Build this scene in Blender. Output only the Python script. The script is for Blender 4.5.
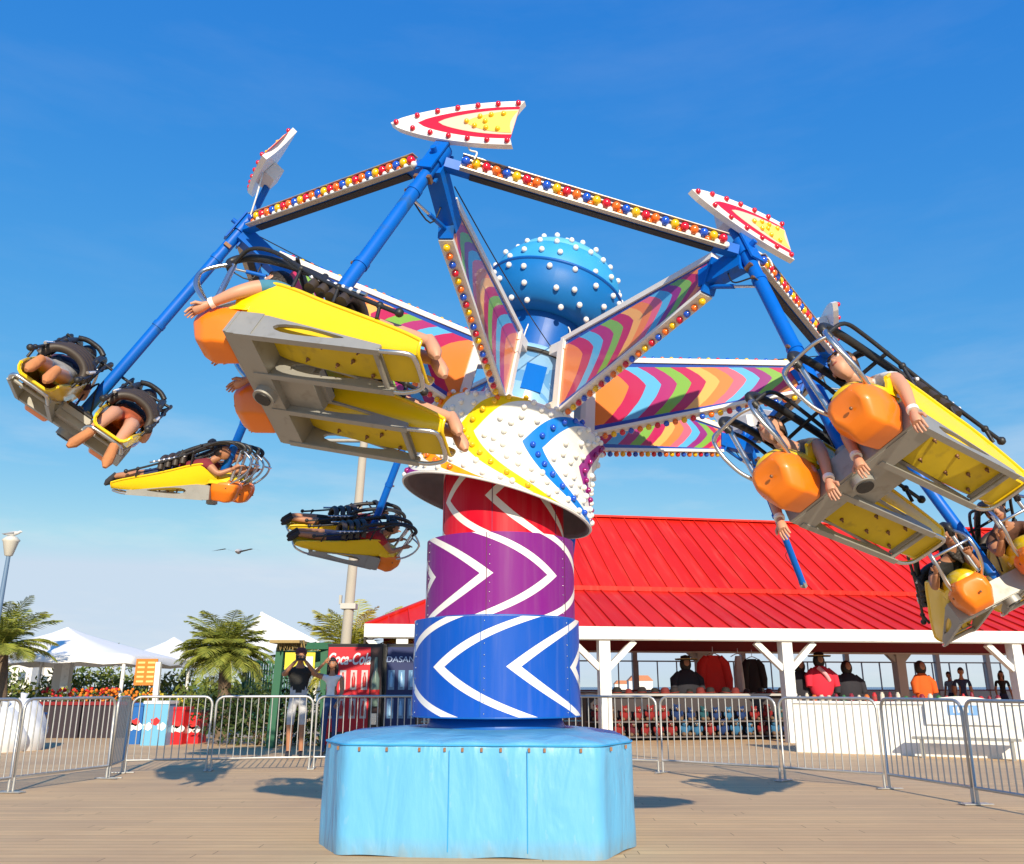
import bpy, bmesh, math, random
from mathutils import Vector, Matrix
PI = math.pi
R = math.radians
random.seed(7)
for o in list(bpy.data.objects): bpy.data.objects.remove(o)
S = bpy.context.scene
COL = S.collection

# ------------------------------------------------------------------ camera
F = 850.0; HC = 1.2; PITCH = math.atan(255 / F)
cam = bpy.data.cameras.new('camera'); camo = bpy.data.objects.new('camera', cam); COL.objects.link(camo)
cam.sensor_width = 36; cam.lens = F * 36 / 1024; cam.clip_end = 20000; cam.clip_start = .05
camo.location = (0, 0, HC); camo.rotation_euler = (PI / 2 + PITCH, 0, 0)
S.camera = camo
# ------------------------------------------------------------------ world, sun
SUN_EL = R(24); SUN_DIR = Vector((0.20, -1, 0)).normalized() * math.cos(SUN_EL) + Vector((0, 0, math.sin(SUN_EL)))
w = bpy.data.worlds.new('World'); S.world = w; w.use_nodes = True
nt = w.node_tree; bg = nt.nodes['Background']
sky = nt.nodes.new('ShaderNodeTexSky'); sky.sky_type = 'NISHITA'; sky.sun_disc = False
sky.sun_elevation = SUN_EL; sky.sun_rotation = math.atan2(SUN_DIR.x, SUN_DIR.y)
sky.air_density = 1.0; sky.dust_density = 0.0; sky.ozone_density = 1.5
hs = nt.nodes.new('ShaderNodeHueSaturation'); hs.inputs['Saturation'].default_value = 1.3
nt.links.new(sky.outputs[0], hs.inputs['Color'])
spc = nt.nodes.new('ShaderNodeSeparateColor'); cbc = nt.nodes.new('ShaderNodeCombineColor'); nt.links.new(hs.outputs[0], spc.inputs[0])
for i, (g_, k_) in enumerate(((1.16, .97), (.68, .765), (.22, .86))):      # tone of the air, channel by channel
    c_ = spc.outputs[i]
    for op, v_ in (('MULTIPLY', .1547), ('POWER', g_), ('MULTIPLY', k_ / .1547)):
        mm = nt.nodes.new('ShaderNodeMath'); mm.operation = op; nt.links.new(c_, mm.inputs[0]); mm.inputs[1].default_value = v_; c_ = mm.outputs[0]
    mm = nt.nodes.new('ShaderNodeMath'); mm.operation = 'MINIMUM'; nt.links.new(c_, mm.inputs[0]); mm.inputs[1].default_value = (.60, .73, .87)[i] / .1547; c_ = mm.outputs[0]
    nt.links.new(c_, cbc.inputs[i])
tcw = nt.nodes.new('ShaderNodeTexCoord'); mpw = nt.nodes.new('ShaderNodeMapping'); mpw.inputs['Scale'].default_value = (1, 1, 4.5); nt.links.new(tcw.outputs['Generated'], mpw.inputs[0])
now = nt.nodes.new('ShaderNodeTexNoise'); now.inputs['Scale'].default_value = 3.2; now.inputs['Detail'].default_value = 9; now.inputs['Roughness'].default_value = .6; nt.links.new(mpw.outputs[0], now.inputs['Vector'])
mrw = nt.nodes.new('ShaderNodeMapRange'); mrw.inputs[1].default_value = .48; mrw.inputs[2].default_value = .78; mrw.inputs[4].default_value = .75; nt.links.new(now.outputs[0], mrw.inputs[0])
spw = nt.nodes.new('ShaderNodeSeparateXYZ'); nt.links.new(tcw.outputs['Generated'], spw.inputs[0])
mzw = nt.nodes.new('ShaderNodeMapRange'); mzw.inputs[1].default_value = .02; mzw.inputs[2].default_value = .38; mzw.inputs[3].default_value = 1; mzw.inputs[4].default_value = .06; nt.links.new(spw.outputs[2], mzw.inputs[0])
mlw = nt.nodes.new('ShaderNodeMath'); mlw.operation = 'MULTIPLY'; nt.links.new(mrw.outputs[0], mlw.inputs[0]); nt.links.new(mzw.outputs[0], mlw.inputs[1])
mxw = nt.nodes.new('ShaderNodeMix'); mxw.data_type = 'RGBA'; nt.links.new(mlw.outputs[0], mxw.inputs[0]); nt.links.new(cbc.outputs[0], mxw.inputs[6]); mxw.inputs[7].default_value = (.84 / .1547, .86 / .1547, .88 / .1547, 1)     # thin low haze cloud
nt.links.new(mxw.outputs[2], bg.inputs[0])
bg.inputs[1].default_value = 0.13
sl = bpy.data.lights.new('sun', 'SUN'); so = bpy.data.objects.new('sun', sl); COL.objects.link(so)
sl.energy = 5.0; sl.angle = R(.6); sl.color = (1, .87, .66)
so.rotation_euler = SUN_DIR.to_track_quat('Z', 'Y').to_euler()
S.view_settings.view_transform = 'Standard'; S.view_settings.look = 'None'
S.view_settings.exposure = 0.25; S.view_settings.gamma = 1

# ------------------------------------------------------------------ survey: a pixel and a distance give a place
def ray(px, py):
    a = (px - 512) / F; b = -(py - 432) / F
    c, s = math.cos(PITCH), math.sin(PITCH)
    return Vector((a, c - b * s, s + b * c))
def at(px, py, Y):
    d = ray(px, py); return Vector((0, 0, HC)) + d * (Y / d.y)
def ground(px, py):
    d = ray(px, py); return Vector((0, 0, HC)) + d * (-HC / d.z)
def proj(p):
    c, s = math.cos(PITCH), math.sin(PITCH); z = p.z - HC
    d = p.y * c + z * s; u = -p.y * s + z * c
    return 512 + F * p.x / d, 432 - F * u / d, d
def near_ray(px, py, p):
    d = ray(px, py).normalized(); o = Vector((0, 0, HC)); return o + d * (p - o).dot(d)

# ------------------------------------------------------------------ materials
MATS = {}
def mat(name, col, rough=.5, metal=0, vary=.0, scale=6, bump=0, bscale=30, spec=None, coat=0, dirt=None, emit=None):
    if name in MATS: return MATS[name]
    m = bpy.data.materials.new(name); m.use_nodes = True; n = m.node_tree; b = n.nodes['Principled BSDF']
    b.inputs['Base Color'].default_value = (*col, 1); b.inputs['Roughness'].default_value = rough; b.inputs['Metallic'].default_value = metal
    if coat: b.inputs['Coat Weight'].default_value = coat; b.inputs['Coat Roughness'].default_value = .12
    if spec is not None: b.inputs['Specular IOR Level'].default_value = spec
    if vary or dirt or bump:
        tc = n.nodes.new('ShaderNodeTexCoord')
    if vary:
        no = n.nodes.new('ShaderNodeTexNoise'); no.inputs['Scale'].default_value = scale; no.inputs['Detail'].default_value = 6
        n.links.new(tc.outputs['Object'], no.inputs['Vector'])
        mx = n.nodes.new('ShaderNodeMix'); mx.data_type = 'RGBA'
        mx.inputs[6].default_value = (*[c * (1 - vary) for c in col], 1)
        mx.inputs[7].default_value = (*[min(1, c * (1 + vary) + .01 * vary) for c in col], 1)
        n.links.new(no.outputs[0], mx.inputs[0]); out = mx.outputs[2]
        if dirt:
            n2 = n.nodes.new('ShaderNodeTexNoise'); n2.inputs['Scale'].default_value = scale * 1.7; n2.inputs['Detail'].default_value = 8
            n.links.new(tc.outputs['Object'], n2.inputs['Vector'])
            rp = n.nodes.new('ShaderNodeValToRGB'); rp.color_ramp.elements[0].position = .58; rp.color_ramp.elements[1].position = .72
            n.links.new(n2.outputs[0], rp.inputs[0])
            m2 = n.nodes.new('ShaderNodeMix'); m2.data_type = 'RGBA'; m2.inputs[7].default_value = (*dirt, 1)
            n.links.new(rp.outputs[0], m2.inputs[0]); n.links.new(out, m2.inputs[6]); out = m2.outputs[2]
        n.links.new(out, b.inputs['Base Color'])
        rr = n.nodes.new('ShaderNodeMapRange'); rr.inputs[3].default_value = max(0, rough - .1); rr.inputs[4].default_value = min(1, rough + .15)
        n.links.new(no.outputs[0], rr.inputs[0]); n.links.new(rr.outputs[0], b.inputs['Roughness'])
    if bump:
        nb = n.nodes.new('ShaderNodeTexNoise'); nb.inputs['Scale'].default_value = bscale; nb.inputs['Detail'].default_value = 4
        n.links.new(tc.outputs['Object'], nb.inputs['Vector'])
        bp = n.nodes.new('ShaderNodeBump'); bp.inputs['Strength'].default_value = bump; bp.inputs['Distance'].default_value = .02
        n.links.new(nb.outputs[0], bp.inputs['Height']); n.links.new(bp.outputs[0], b.inputs['Normal'])
    MATS[name] = m; return m
class SH:   # tiny node helper
    def __init__(s, name, rough=.35, coat=.3):
        s.m = bpy.data.materials.new(name); s.m.use_nodes = True; s.n = s.m.node_tree; s.b = s.n.nodes['Principled BSDF']
        s.b.inputs['Roughness'].default_value = rough; s.b.inputs['Coat Weight'].default_value = coat
    def new(s, t): return s.n.nodes.new(t)
    def ln(s, a, b): s.n.links.new(a, b)
    def mth(s, op, a, b=None, c=None):
        x = s.new('ShaderNodeMath'); x.operation = op
        for i, v in enumerate((a, b, c)):
            if v is None: continue
            if isinstance(v, (int, float)): x.inputs[i].default_value = v
            else: s.ln(v, x.inputs[i])
        return x.outputs[0]
    def mix(s, f, a, b):
        x = s.new('ShaderNodeMix'); x.data_type = 'RGBA'
        for sock, v in ((x.inputs[0], f), (x.inputs[6], a), (x.inputs[7], b)):
            if isinstance(v, (int, float)): sock.default_value = v
            elif isinstance(v, tuple): sock.default_value = (*v, 1)
            else: s.ln(v, sock)
        return x.outputs[2]
    def uv(s):
        x = s.new('ShaderNodeUVMap'); x.uv_map = 'UVMap'; y = s.new('ShaderNodeSeparateXYZ'); s.ln(x.outputs[0], y.inputs[0]); return y.outputs[0], y.outputs[1]
    def ramp(s, f, cols):
        x = s.new('ShaderNodeValToRGB'); x.color_ramp.interpolation = 'CONSTANT'; e = x.color_ramp.elements
        while len(e) < len(cols): e.new(.5)
        for i, c in enumerate(cols): e[i].position = i / len(cols); e[i].color = (*c, 1)
        s.ln(f, x.inputs[0]); return x.outputs[0]
    def grime(s, col, amt=.15, scale=5):
        tc = s.new('ShaderNodeTexCoord'); no = s.new('ShaderNodeTexNoise'); no.inputs['Scale'].default_value = scale; no.inputs['Detail'].default_value = 8
        mp = s.new('ShaderNodeMapping'); mp.inputs['Scale'].default_value = (1, 1, .3)
        s.ln(tc.outputs['Object'], mp.inputs[0]); s.ln(mp.outputs[0], no.inputs['Vector'])
        f = s.mth('MULTIPLY', no.outputs[0], amt * 2)
        return s.mix(s.mth('SUBTRACT', f, amt * .6), col, (.35, .3, .27))
def stripe(name, base, cols, N, a1, a2, w0, wk, sgn=1, base2=None, rough=.42, shift=0.):
    """chevrons round a drum: u in turns, v in 0..1"""
    s = SH(name, rough, 0); s.b.inputs['Specular IOR Level'].default_value = .15; u, v = s.uv()
    q = s.mth('ABSOLUTE', s.mth('SUBTRACT', s.mth('MULTIPLY', v, 2), 1))
    q3 = s.mth('POWER', q, 3)
    f = s.mth('ADD', s.mth('MULTIPLY', q, a1 / 360 * sgn), s.mth('MULTIPLY', q3, a2 / 360 * sgn))
    t = s.mth('MULTIPLY', s.mth('ADD', s.mth('SUBTRACT', u, f), 2 + shift / 360), N)
    fr = s.mth('FRACT', t)
    wid = s.mth('MULTIPLY', s.mth('ADD', 1, s.mth('MULTIPLY', s.mth('MULTIPLY', q, q), wk)), w0)
    msk = s.mth('LESS_THAN', fr, wid)
    if len(cols) > 1:
        idx = s.mth('FRACT', s.mth('ADD', s.mth('DIVIDE', s.mth('FLOOR', t), len(cols)), .02)); c = s.ramp(idx, cols)
    else: c = cols[0]
    o = s.mix(msk, base, c); o = s.grime(o, .05)
    tc = s.new('ShaderNodeTexCoord'); n3 = s.new('ShaderNodeTexNoise'); n3.inputs['Scale'].default_value = 9; n3.inputs['Detail'].default_value = 10; n3.inputs['Roughness'].default_value = .75; s.ln(tc.outputs['Object'], n3.inputs['Vector'])
    o = s.mix(s.mth('MULTIPLY', s.mth('GREATER_THAN', n3.outputs[0], .70), .6), o, (.28, .22, .2))
    mp = s.new('ShaderNodeMapping'); mp.inputs['Scale'].default_value = (9, 9, .5); s.ln(tc.outputs['Object'], mp.inputs[0]); n4 = s.new('ShaderNodeTexNoise'); n4.inputs['Scale'].default_value = 1.6; n4.inputs['Detail'].default_value = 5; s.ln(mp.outputs[0], n4.inputs['Vector'])
    o = s.mix(s.mth('MULTIPLY', s.mth('MAXIMUM', s.mth('SUBTRACT', n4.outputs[0], .5), 0), .25), o, (.5, .47, .44))
    bpp = s.new('ShaderNodeBump'); bpp.inputs['Strength'].default_value = .15; bpp.inputs['Distance'].default_value = .01; s.ln(n4.outputs[0], bpp.inputs['Height']); s.ln(bpp.outputs[0], s.b.inputs['Normal'])
    s.ln(o, s.b.inputs['Base Color']); return s.m

BLUE = mat('blue_paint', (.0, .12, .55), .4, 0, .12, 5, spec=.3, dirt=(.02, .10, .30))
DBLUE = mat('deep_blue_paint', (.0, .10, .42), .42, 0, .1, 4, spec=.35)
LBLUE = mat('light_blue_paint', (.04, .33, .66), .5, 0, .08, 5, spec=.3)
WHITE = mat('white_paint', (.82, .81, .78), .45, 0, .05, 5, dirt=(.62, .6, .56))
CREAM = mat('flange_white', (.78, .76, .72), .45, 0, .06, 5)
YEL = mat('yellow_shell', (.86, .58, .0), .3, 0, .04, 5, coat=.5)
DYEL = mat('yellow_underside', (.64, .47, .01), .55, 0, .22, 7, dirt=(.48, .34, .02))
ORA = mat('orange_pad', (.86, .2, .004), .38, 0, .06, 6, coat=.3)
GREY = mat('cast_grey_frame', (.36, .355, .33), .5, .45, .10, 8, dirt=(.30, .29, .26))
STEEL = mat('steel_tube', (.6, .6, .6), .25, .95, .05, 8)
CHROME = mat('galvanised', (.5, .5, .49), .4, .7, .12, 14)
BLK = mat('black_padding', (.018, .018, .02), .45, 0, .2, 20, bump=.2)
BRN = mat('dark_padding', (.045, .032, .024), .5, 0, .25, 14)
BOLT = mat('bolt', (.25, .13, .07), .5, .5)
WBOLT = mat('white_bolt', (.8, .8, .85), .4)
BULB = {'r': mat('red_bulb', (.62, .005, .03), .16, coat=.6), 'y': mat('yellow_bulb', (.85, .5, .0), .16, coat=.6), 'b': mat('blue_bulb', (.01, .09, .6), .16, coat=.6),
        'o': mat('orange_bulb', (.85, .16, .01), .16, coat=.6), 'w': mat('white_bulb', (.85, .84, .8), .2, coat=.5), 'p': mat('purple_bulb', (.3, .01, .16), .16, coat=.6)}

# ------------------------------------------------------------------ mesh builder
class MB:
    def __init__(s): s.v = []; s.f = []; s.m = []; s.mi = []; s.uvs = {}; s.sm = []
    def mid(s, m):
        if m not in s.m: s.m.append(m)
        return s.m.index(m)
    def add(s, vs, fs, m, smooth=False, uv=None, M=None):
        b = len(s.v)
        s.v += [(M @ Vector(p) if M is not None else Vector(p)) for p in vs]
        k = s.mid(m)
        for f in fs:
            if uv is not None: s.uvs[len(s.f)] = [uv[i] for i in f] if not callable(uv) else uv(f)
            s.f.append([i + b for i in f]); s.mi.append(k); s.sm.append(smooth)
        return s
    def box(s, c, d, m, M=None, bev=0):
        c = Vector(c); x, y, z = [q / 2 for q in d]
        vs = [c + Vector((i * x, j * y, k * z)) for i in (-1, 1) for j in (-1, 1) for k in (-1, 1)]
        return s.add(vs, [(0, 1, 3, 2), (4, 6, 7, 5), (0, 4, 5, 1), (2, 3, 7, 6), (0, 2, 6, 4), (1, 5, 7, 3)], m, M=M)
    def beam(s, a, b, wd, ht, m, up=Vector((0, 0, 1))):
        a = Vector(a); b = Vector(b); y = (b - a); L = y.length; y.normalize(); x = y.cross(up).normalized(); z = x.cross(y)
        M = Matrix((x, y, z)).transposed().to_4x4(); M.translation = (a + b) / 2
        return s.box((0, 0, 0), (wd, L, ht), m, M)
    def tube(s, pts, r, m, n=8, close=False, caps=True, M=None):
        pts = [Vector(p) for p in pts]; k = len(pts)
        rs = r if isinstance(r, (list, tuple)) else [r] * k
        vs = []; prev = None
        for i, p in enumerate(pts):
            if close: t = pts[(i + 1) % k] - pts[i - 1]
            else: t = pts[min(i + 1, k - 1)] - pts[max(i - 1, 0)]
            if t.length < 1e-9: t = Vector((0, 0, 1))
            t.normalize()
            if prev is None:
                ref = Vector((0, 0, 1)) if abs(t.z) < .9 else Vector((1, 0, 0)); x = t.cross(ref).normalized()
            else:
                x = prev - t * prev.dot(t)
                x = x.normalized() if x.length > 1e-6 else t.cross(Vector((.3, .5, .8))).normalized()
            prev = x; y = t.cross(x)
            vs += [p + (x * math.cos(2 * PI * j / n) + y * math.sin(2 * PI * j / n)) * rs[i] for j in range(n)]
        fs = []
        for i in range(k if close else k - 1):
            for j in range(n):
                a = i * n + j; b = i * n + (j + 1) % n; c = ((i + 1) % k) * n + (j + 1) % n; d = ((i + 1) % k) * n + j
                fs.append((a, b, c, d))
        s.add(vs, fs, m, True, M=M)
        if caps and not close:
            s.add(vs[:n], [tuple(range(n))[::-1]], m, M=M); s.add(vs[-n:], [tuple(range(n))], m, M=M)
        return s
    def ball(s, c, r, m, nu=8, nv=6, M=None, sc=(1, 1, 1)):
        vs = [Vector((0, 0, 1))]
        for i in range(1, nv):
            a = PI * i / nv
            vs += [Vector((math.sin(a) * math.cos(2 * PI * j / nu), math.sin(a) * math.sin(2 * PI * j / nu), math.cos(a))) for j in range(nu)]
        vs.append(Vector((0, 0, -1)))
        fs = [(0, 1 + j, 1 + (j + 1) % nu) for j in range(nu)]
        for i in range(nv - 2):
            for j in range(nu):
                a = 1 + i * nu + j; b = 1 + i * nu + (j + 1) % nu; fs.append((a, a + nu, b + nu, b))
        L = len(vs) - 1
        fs += [(L, L - nu + (j + 1) % nu, L - nu + j) for j in range(nu)]
        c = Vector(c)
        return s.add([c + Vector((p.x * r * sc[0], p.y * r * sc[1], p.z * r * sc[2])) for p in vs], fs, m, True, M=M)
    def prism(s, poly, d, m, M=None, side=None):
        """poly: 2-D outline in xy, extruded from z=0 to z=d"""
        n = len(poly); vs = [(x, y, 0) for x, y in poly] + [(x, y, d) for x, y in poly]
        s.add(vs, [tuple(range(n))[::-1], tuple(range(n, 2 * n))], m, M=M)
        return s.add(vs, [(i, (i + 1) % n, n + (i + 1) % n, n + i) for i in range(n)], side or m, M=M)
    def lathe(s, prof, m, M=None, n=64, uv=False, a0=0, a1=1, smooth=True):
        """prof: (r, z); angle 0 faces -y"""
        vs = []; uvc = []; k = len(prof)
        z0, z1 = prof[0][1], prof[-1][1]
        for i in range(n + 1):
            t = 2 * PI * (a0 + (a1 - a0) * i / n)
            for j, (r, z) in enumerate(prof):
                vs.append((r * math.sin(t), -r * math.cos(t), z)); uvc.append(((a0 + (a1 - a0) * i / n), j / (k - 1) if uv == 'idx' else ((z - z0) / (z1 - z0) if z1 != z0 else 0)))
        fs = [(i * k + j, (i + 1) * k + j, (i + 1) * k + j + 1, i * k + j + 1) for i in range(n) for j in range(k - 1)]
        return s.add(vs, fs, m, smooth, uv=uvc, M=M)
    def mesh(s, name):
        me = bpy.data.meshes.new(name); me.from_pydata([tuple(v) for v in s.v], [], s.f)
        for m in s.m: me.materials.append(m)
        me.polygons.foreach_set('material_index', s.mi); me.polygons.foreach_set('use_smooth', s.sm)
        if s.uvs:
            ul = me.uv_layers.new(name='UVMap')
            for p in me.polygons:
                u = s.uvs.get(p.index)
                if u:
                    for k, li in enumerate(p.loop_indices): ul.data[li].uv = u[k]
        me.update(); return me
def smooth_path(pts, n=6, close=False):
    P = [Vector(p) for p in pts]; out = []; k = len(P)
    rng = range(k) if close else range(k - 1)
    for i in rng:
        g = (lambda j: P[j % k]) if close else (lambda j: P[max(0, min(k - 1, j))])
        p0, p1, p2, p3 = g(i - 1), g(i), g(i + 1), g(i + 2)
        for j in range(n):
            t = j / n
            out.append(.5 * ((2 * p1) + (p2 - p0) * t + (2 * p0 - 5 * p1 + 4 * p2 - p3) * t * t + (3 * p1 - p0 - 3 * p2 + p3) * t ** 3))
    if not close: out.append(P[-1])
    return out

# ------------------------------------------------------------------ objects
def thing(name, label, cat, loc=(0, 0, 0), rot=None, group=None, M=None):
    o = bpy.data.objects.new(name, None); COL.objects.link(o); o.empty_display_size = .2
    if M is not None: o.matrix_world = M
    else:
        o.location = loc
        if rot is not None: o.rotation_euler = (0, 0, rot)
    o['label'] = label; o['category'] = cat
    if group: o['group'] = group
    return o
def fm(o):  # own world matrix without waiting for the depsgraph
    return o.matrix_basis.copy() if o.parent is None else fm(o.parent) @ o.matrix_parent_inverse @ o.matrix_basis
def obj(name, mb, parent=None, world=False, **kw):
    me = mb.mesh(name) if isinstance(mb, MB) else mb
    o = bpy.data.objects.new(name, me); COL.objects.link(o)
    if parent is not None:
        o.parent = parent
        if world: o.matrix_parent_inverse = fm(parent).inverted()
    for k, v in kw.items(): o[k] = v
    return o
def struct(name, mb): return obj(name, mb, kind='structure')
def single(name, mb, label, cat, group=None):
    """one-mesh thing: move origin to its base"""
    c = Vector((sum(v.x for v in mb.v) / len(mb.v), sum(v.y for v in mb.v) / len(mb.v), min(v.z for v in mb.v)))
    mb.v = [v - c for v in mb.v]; o = obj(name, mb); o.location = c; o['label'] = label; o['category'] = cat
    if group: o['group'] = group
    return o
def kids(o): return [c for c in bpy.data.objects if c.parent == o]
def copy_tree(o, parent=None):
    c = o.copy(); COL.objects.link(c)
    if parent is not None: c.parent = parent
    for ch in kids(o): copy_tree(ch, c)
    return c
def frame(o, x, y, z):
    M = Matrix((x, y, z)).transposed().to_4x4(); M.translation = o; return M

# ================================================================== SETTING
def ground_mats():
    s = SH('deck_boards', .8, 0); s.b.inputs['Specular IOR Level'].default_value = .15
    tc = s.new('ShaderNodeTexCoord'); sp = s.new('ShaderNodeSeparateXYZ'); s.ln(tc.outputs['Object'], sp.inputs[0])
    row = s.mth('DIVIDE', sp.outputs[1], .14); fr = s.mth('FRACT', row); fl = s.mth('FLOOR', row)
    wn = s.new('ShaderNodeTexWhiteNoise'); wn.noise_dimensions = '1D'; s.ln(fl, wn.inputs['W'])
    # board ends
    xo = s.mth('ADD', s.mth('DIVIDE', sp.outputs[0], 3.2), s.mth('MULTIPLY', wn.outputs[0], 7)); xf = s.mth('FRACT', xo)
    w2 = s.new('ShaderNodeTexWhiteNoise'); w2.noise_dimensions = '2D'; cb = s.new('ShaderNodeCombineXYZ'); s.ln(fl, cb.inputs[0]); s.ln(s.mth('FLOOR', xo), cb.inputs[1]); s.ln(cb.outputs[0], w2.inputs['Vector'])
    mp = s.new('ShaderNodeMapping'); mp.inputs['Scale'].default_value = (1.3, 22, 1); s.ln(tc.outputs['Object'], mp.inputs[0])
    no = s.new('ShaderNodeTexNoise'); no.inputs['Scale'].default_value = 1.6; no.inputs['Detail'].default_value = 10; no.inputs['Roughness'].default_value = .75; s.ln(mp.outputs[0], no.inputs['Vector'])
    n2 = s.new('ShaderNodeTexNoise'); n2.inputs['Scale'].default_value = .55; n2.inputs['Detail'].default_value = 5; s.ln(tc.outputs['Object'], n2.inputs['Vector'])
    c = s.mix(no.outputs[0], (.45, .27, .14), (.98, .71, .40))
    c = s.mix(s.mth('MULTIPLY', w2.outputs[0], .5), c, (.50, .35, .22))
    st = s.mth('MULTIPLY', s.mth('SUBTRACT', n2.outputs[0], .42), 1.6); st = s.mth('MAXIMUM', st, 0)
    c = s.mix(st, c, (.46, .31, .2))
    gap = s.mth('ADD', s.mth('LESS_THAN', fr, .05), s.mth('LESS_THAN', xf, .002)); gap = s.mth('MINIMUM', gap, 1)
    c = s.mix(s.mth('MULTIPLY', gap, .75), c, (.1, .075, .055))
    s.ln(c, s.b.inputs['Base Color'])
    bp = s.new('ShaderNodeBump'); bp.inputs['Strength'].default_value = .35; bp.inputs['Distance'].default_value = .01
    s.ln(s.mth('SUBTRACT', no.outputs[0], gap), bp.inputs['Height']); s.ln(bp.outputs[0], s.b.inputs['Normal'])
    return s.m
DECK = ground_mats()
SAND = mat('sand', (.5, .42, .32), .9, 0, .15, .3, bump=.3, bscale=5)
SEA = mat('sea_water', (.01, .06, .16), .25, 0, .2, .05, bump=.5, bscale=.8)
m = MB(); m.add([(-60, -12, 0), (60, -12, 0), (60, 62, 0), (-60, 62, 0)], [(0, 1, 2, 3)], DECK); struct('boardwalk', m)
m = MB(); m.add([(-9000, -4000, -.25), (9000, -4000, -.25), (9000, 9000, -.25), (-9000, 9000, -.25)], [(0, 1, 2, 3)], SAND); struct('ground', m)
m = MB(); m.add([(-9000, 85, -.2), (9000, 85, -.2), (9000, 8900, -.2), (-9000, 8900, -.2)], [(0, 1, 2, 3)], SEA); struct('sea', m)
m = MB(); m.add([(-40, 22.5, .006), (-2.6, 22.5, .006), (-2.6, 27, .006), (-40, 27, .006)], [(0, 1, 2, 3)], mat('pavement', (.42, .38, .34), .85, 0, .12, 2)); struct('path', m)

# ================================================================== THE RIDE
C = Vector((.222, 8.09, 4.508)); N = Vector((.1569, .0283, .9872)).normalized(); RR = 2.977; PH = -1.8279
U = (Vector((1, 0, 0)) - N * N.x).normalized(); V = N.cross(U)
N2 = Vector((.265, .03, 1)).normalized(); C2 = C - N * .6
def rad(k): a = PH + k * PI / 4; return U * math.cos(a) + V * math.sin(a)
J = [C + RR * rad(k) for k in range(8)]
for k, q in {0: (437, 160), 1: (745, 252), 2: (830, 355), 3: (748, 443), 7: (243, 228)}.items(): J[k] = near_ray(*q, J[k])
# order: 0 front, 1 front right, 2 right, 3 far right, 4 far, 5 far left, 6 left rear, 7 left
G1T = Vector((-1.39, 4.56, 2.80)); G5T = Vector((1.92, 4.55, 2.29))
def swing(k, px, py, L=2.08, far=False):
    """boom end whose picture falls at px,py at boom length L"""
    o = Vector((0, 0, HC)); d = ray(px, py).normalized(); b = (o - J[k]).dot(d); c = (o - J[k]).length_squared - L * L
    disc = b * b - c
    if disc < 0: return o + d * (-b)
    t1, t2 = -b - disc ** .5, -b + disc ** .5
    out = [o + d * t1, o + d * t2]
    g = J[k] + L * (rad(k) * math.sin(.48) - N * math.cos(.48))
    return out[1] if far else min(out, key=lambda p: (p - g).length)
E_ = {0: G1T, 1: G5T, 7: swing(7, 67, 432), 6: swing(6, 212, 500, 2.15, True), 5: swing(5, 362, 556), 4: swing(4, 566, 592, 1.95), 3: swing(3, 803, 584, 2.05), 2: swing(2, 1010, 598, 2.12)}
E_ = [E_[k] for k in range(8)]
ride = thing('amusement_ride', 'tall blue spinning flyer ride with rainbow arms and a chevron striped column', 'amusement ride', (-.3, 8.03, 0))
def rp(name, mb, parent=ride, **kw): return obj(name, mb, parent, world=True, **kw)

# --- base under its tarpaulin
TARP = SH('sky_blue_tarpaulin', .42, .0)
def tarp_mat():
    s = TARP; tc = s.new('ShaderNodeTexCoord')
    mp = s.new('ShaderNodeMapping'); mp.inputs['Scale'].default_value = (1, 1, .35); s.ln(tc.outputs['Object'], mp.inputs[0])
    a = s.new('ShaderNodeTexNoise'); a.inputs['Scale'].default_value = 3.5; a.inputs['Detail'].default_value = 3; a.inputs['Distortion'].default_value = .6; s.ln(mp.outputs[0], a.inputs['Vector'])
    b = s.new('ShaderNodeTexNoise'); b.inputs['Scale'].default_value = 14; b.inputs['Detail'].default_value = 6; s.ln(mp.outputs[0], b.inputs['Vector'])
    c = s.mix(a.outputs[0], (.09, .36, .62), (.15, .46, .74))
    sc = s.mth('GREATER_THAN', b.outputs[0], .66); c = s.mix(s.mth('MULTIPLY', sc, .2), c, (.3, .5, .66))
    spz = s.new('ShaderNodeSeparateXYZ'); s.ln(tc.outputs['Object'], spz.inputs[0])
    lo = s.mth('MAXIMUM', s.mth('SUBTRACT', 1, s.mth('MULTIPLY', spz.outputs[2], 7)), 0)      # scuffed dirty hem
    c = s.mix(s.mth('MULTIPLY', lo, s.mth('MULTIPLY', b.outputs[0], .9)), c, (.22, .24, .22))
    s.ln(c, s.b.inputs['Base Color'])
    h = s.mth('ADD', s.mth('MULTIPLY', a.outputs[0], .9), s.mth('MULTIPLY', b.outputs[0], .15))
    bp = s.new('ShaderNodeBump'); bp.inputs['Strength'].default_value = .75; bp.inputs['Distance'].default_value = .05; s.ln(h, bp.inputs['Height']); s.ln(bp.outputs[0], s.b.inputs['Normal'])
tarp_mat()
gp = lambda x, y: ground(x, y)
fl, fr_, rr_, ll = gp(337, 856), gp(604, 861), gp(638, 846), gp(318, 843)
cx, cy = -.28, 8.0
outl = [fl, fr_, rr_]; back = [Vector((2 * cx - p.x, 2 * cy - p.y, 0)) for p in (fl, fr_, rr_, ll)]
poly = [fl, fr_, rr_, Vector((rr_.x + .02, 8.75, 0)), Vector((fr_.x + .05, 9.15, 0)), Vector((fl.x - .02, 9.15, 0)), Vector((ll.x, 8.75, 0)), ll]
def round_poly(pl, r=.1, n=5):
    out = []; k = len(pl)
    for i in range(k):
        p = pl[i]; a = (pl[i - 1] - p); b = (pl[(i + 1) % k] - p)
        ra = min(r, a.length * .4); a.normalize(); b.normalize(); p1 = p + a * ra; p2 = p + b * ra
        for j in range(n): t = j / (n - 1); out.append(p1 * (1 - t) ** 2 + p * 2 * t * (1 - t) + p2 * t * t)
    return out
ring0 = round_poly(poly, .09)
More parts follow.
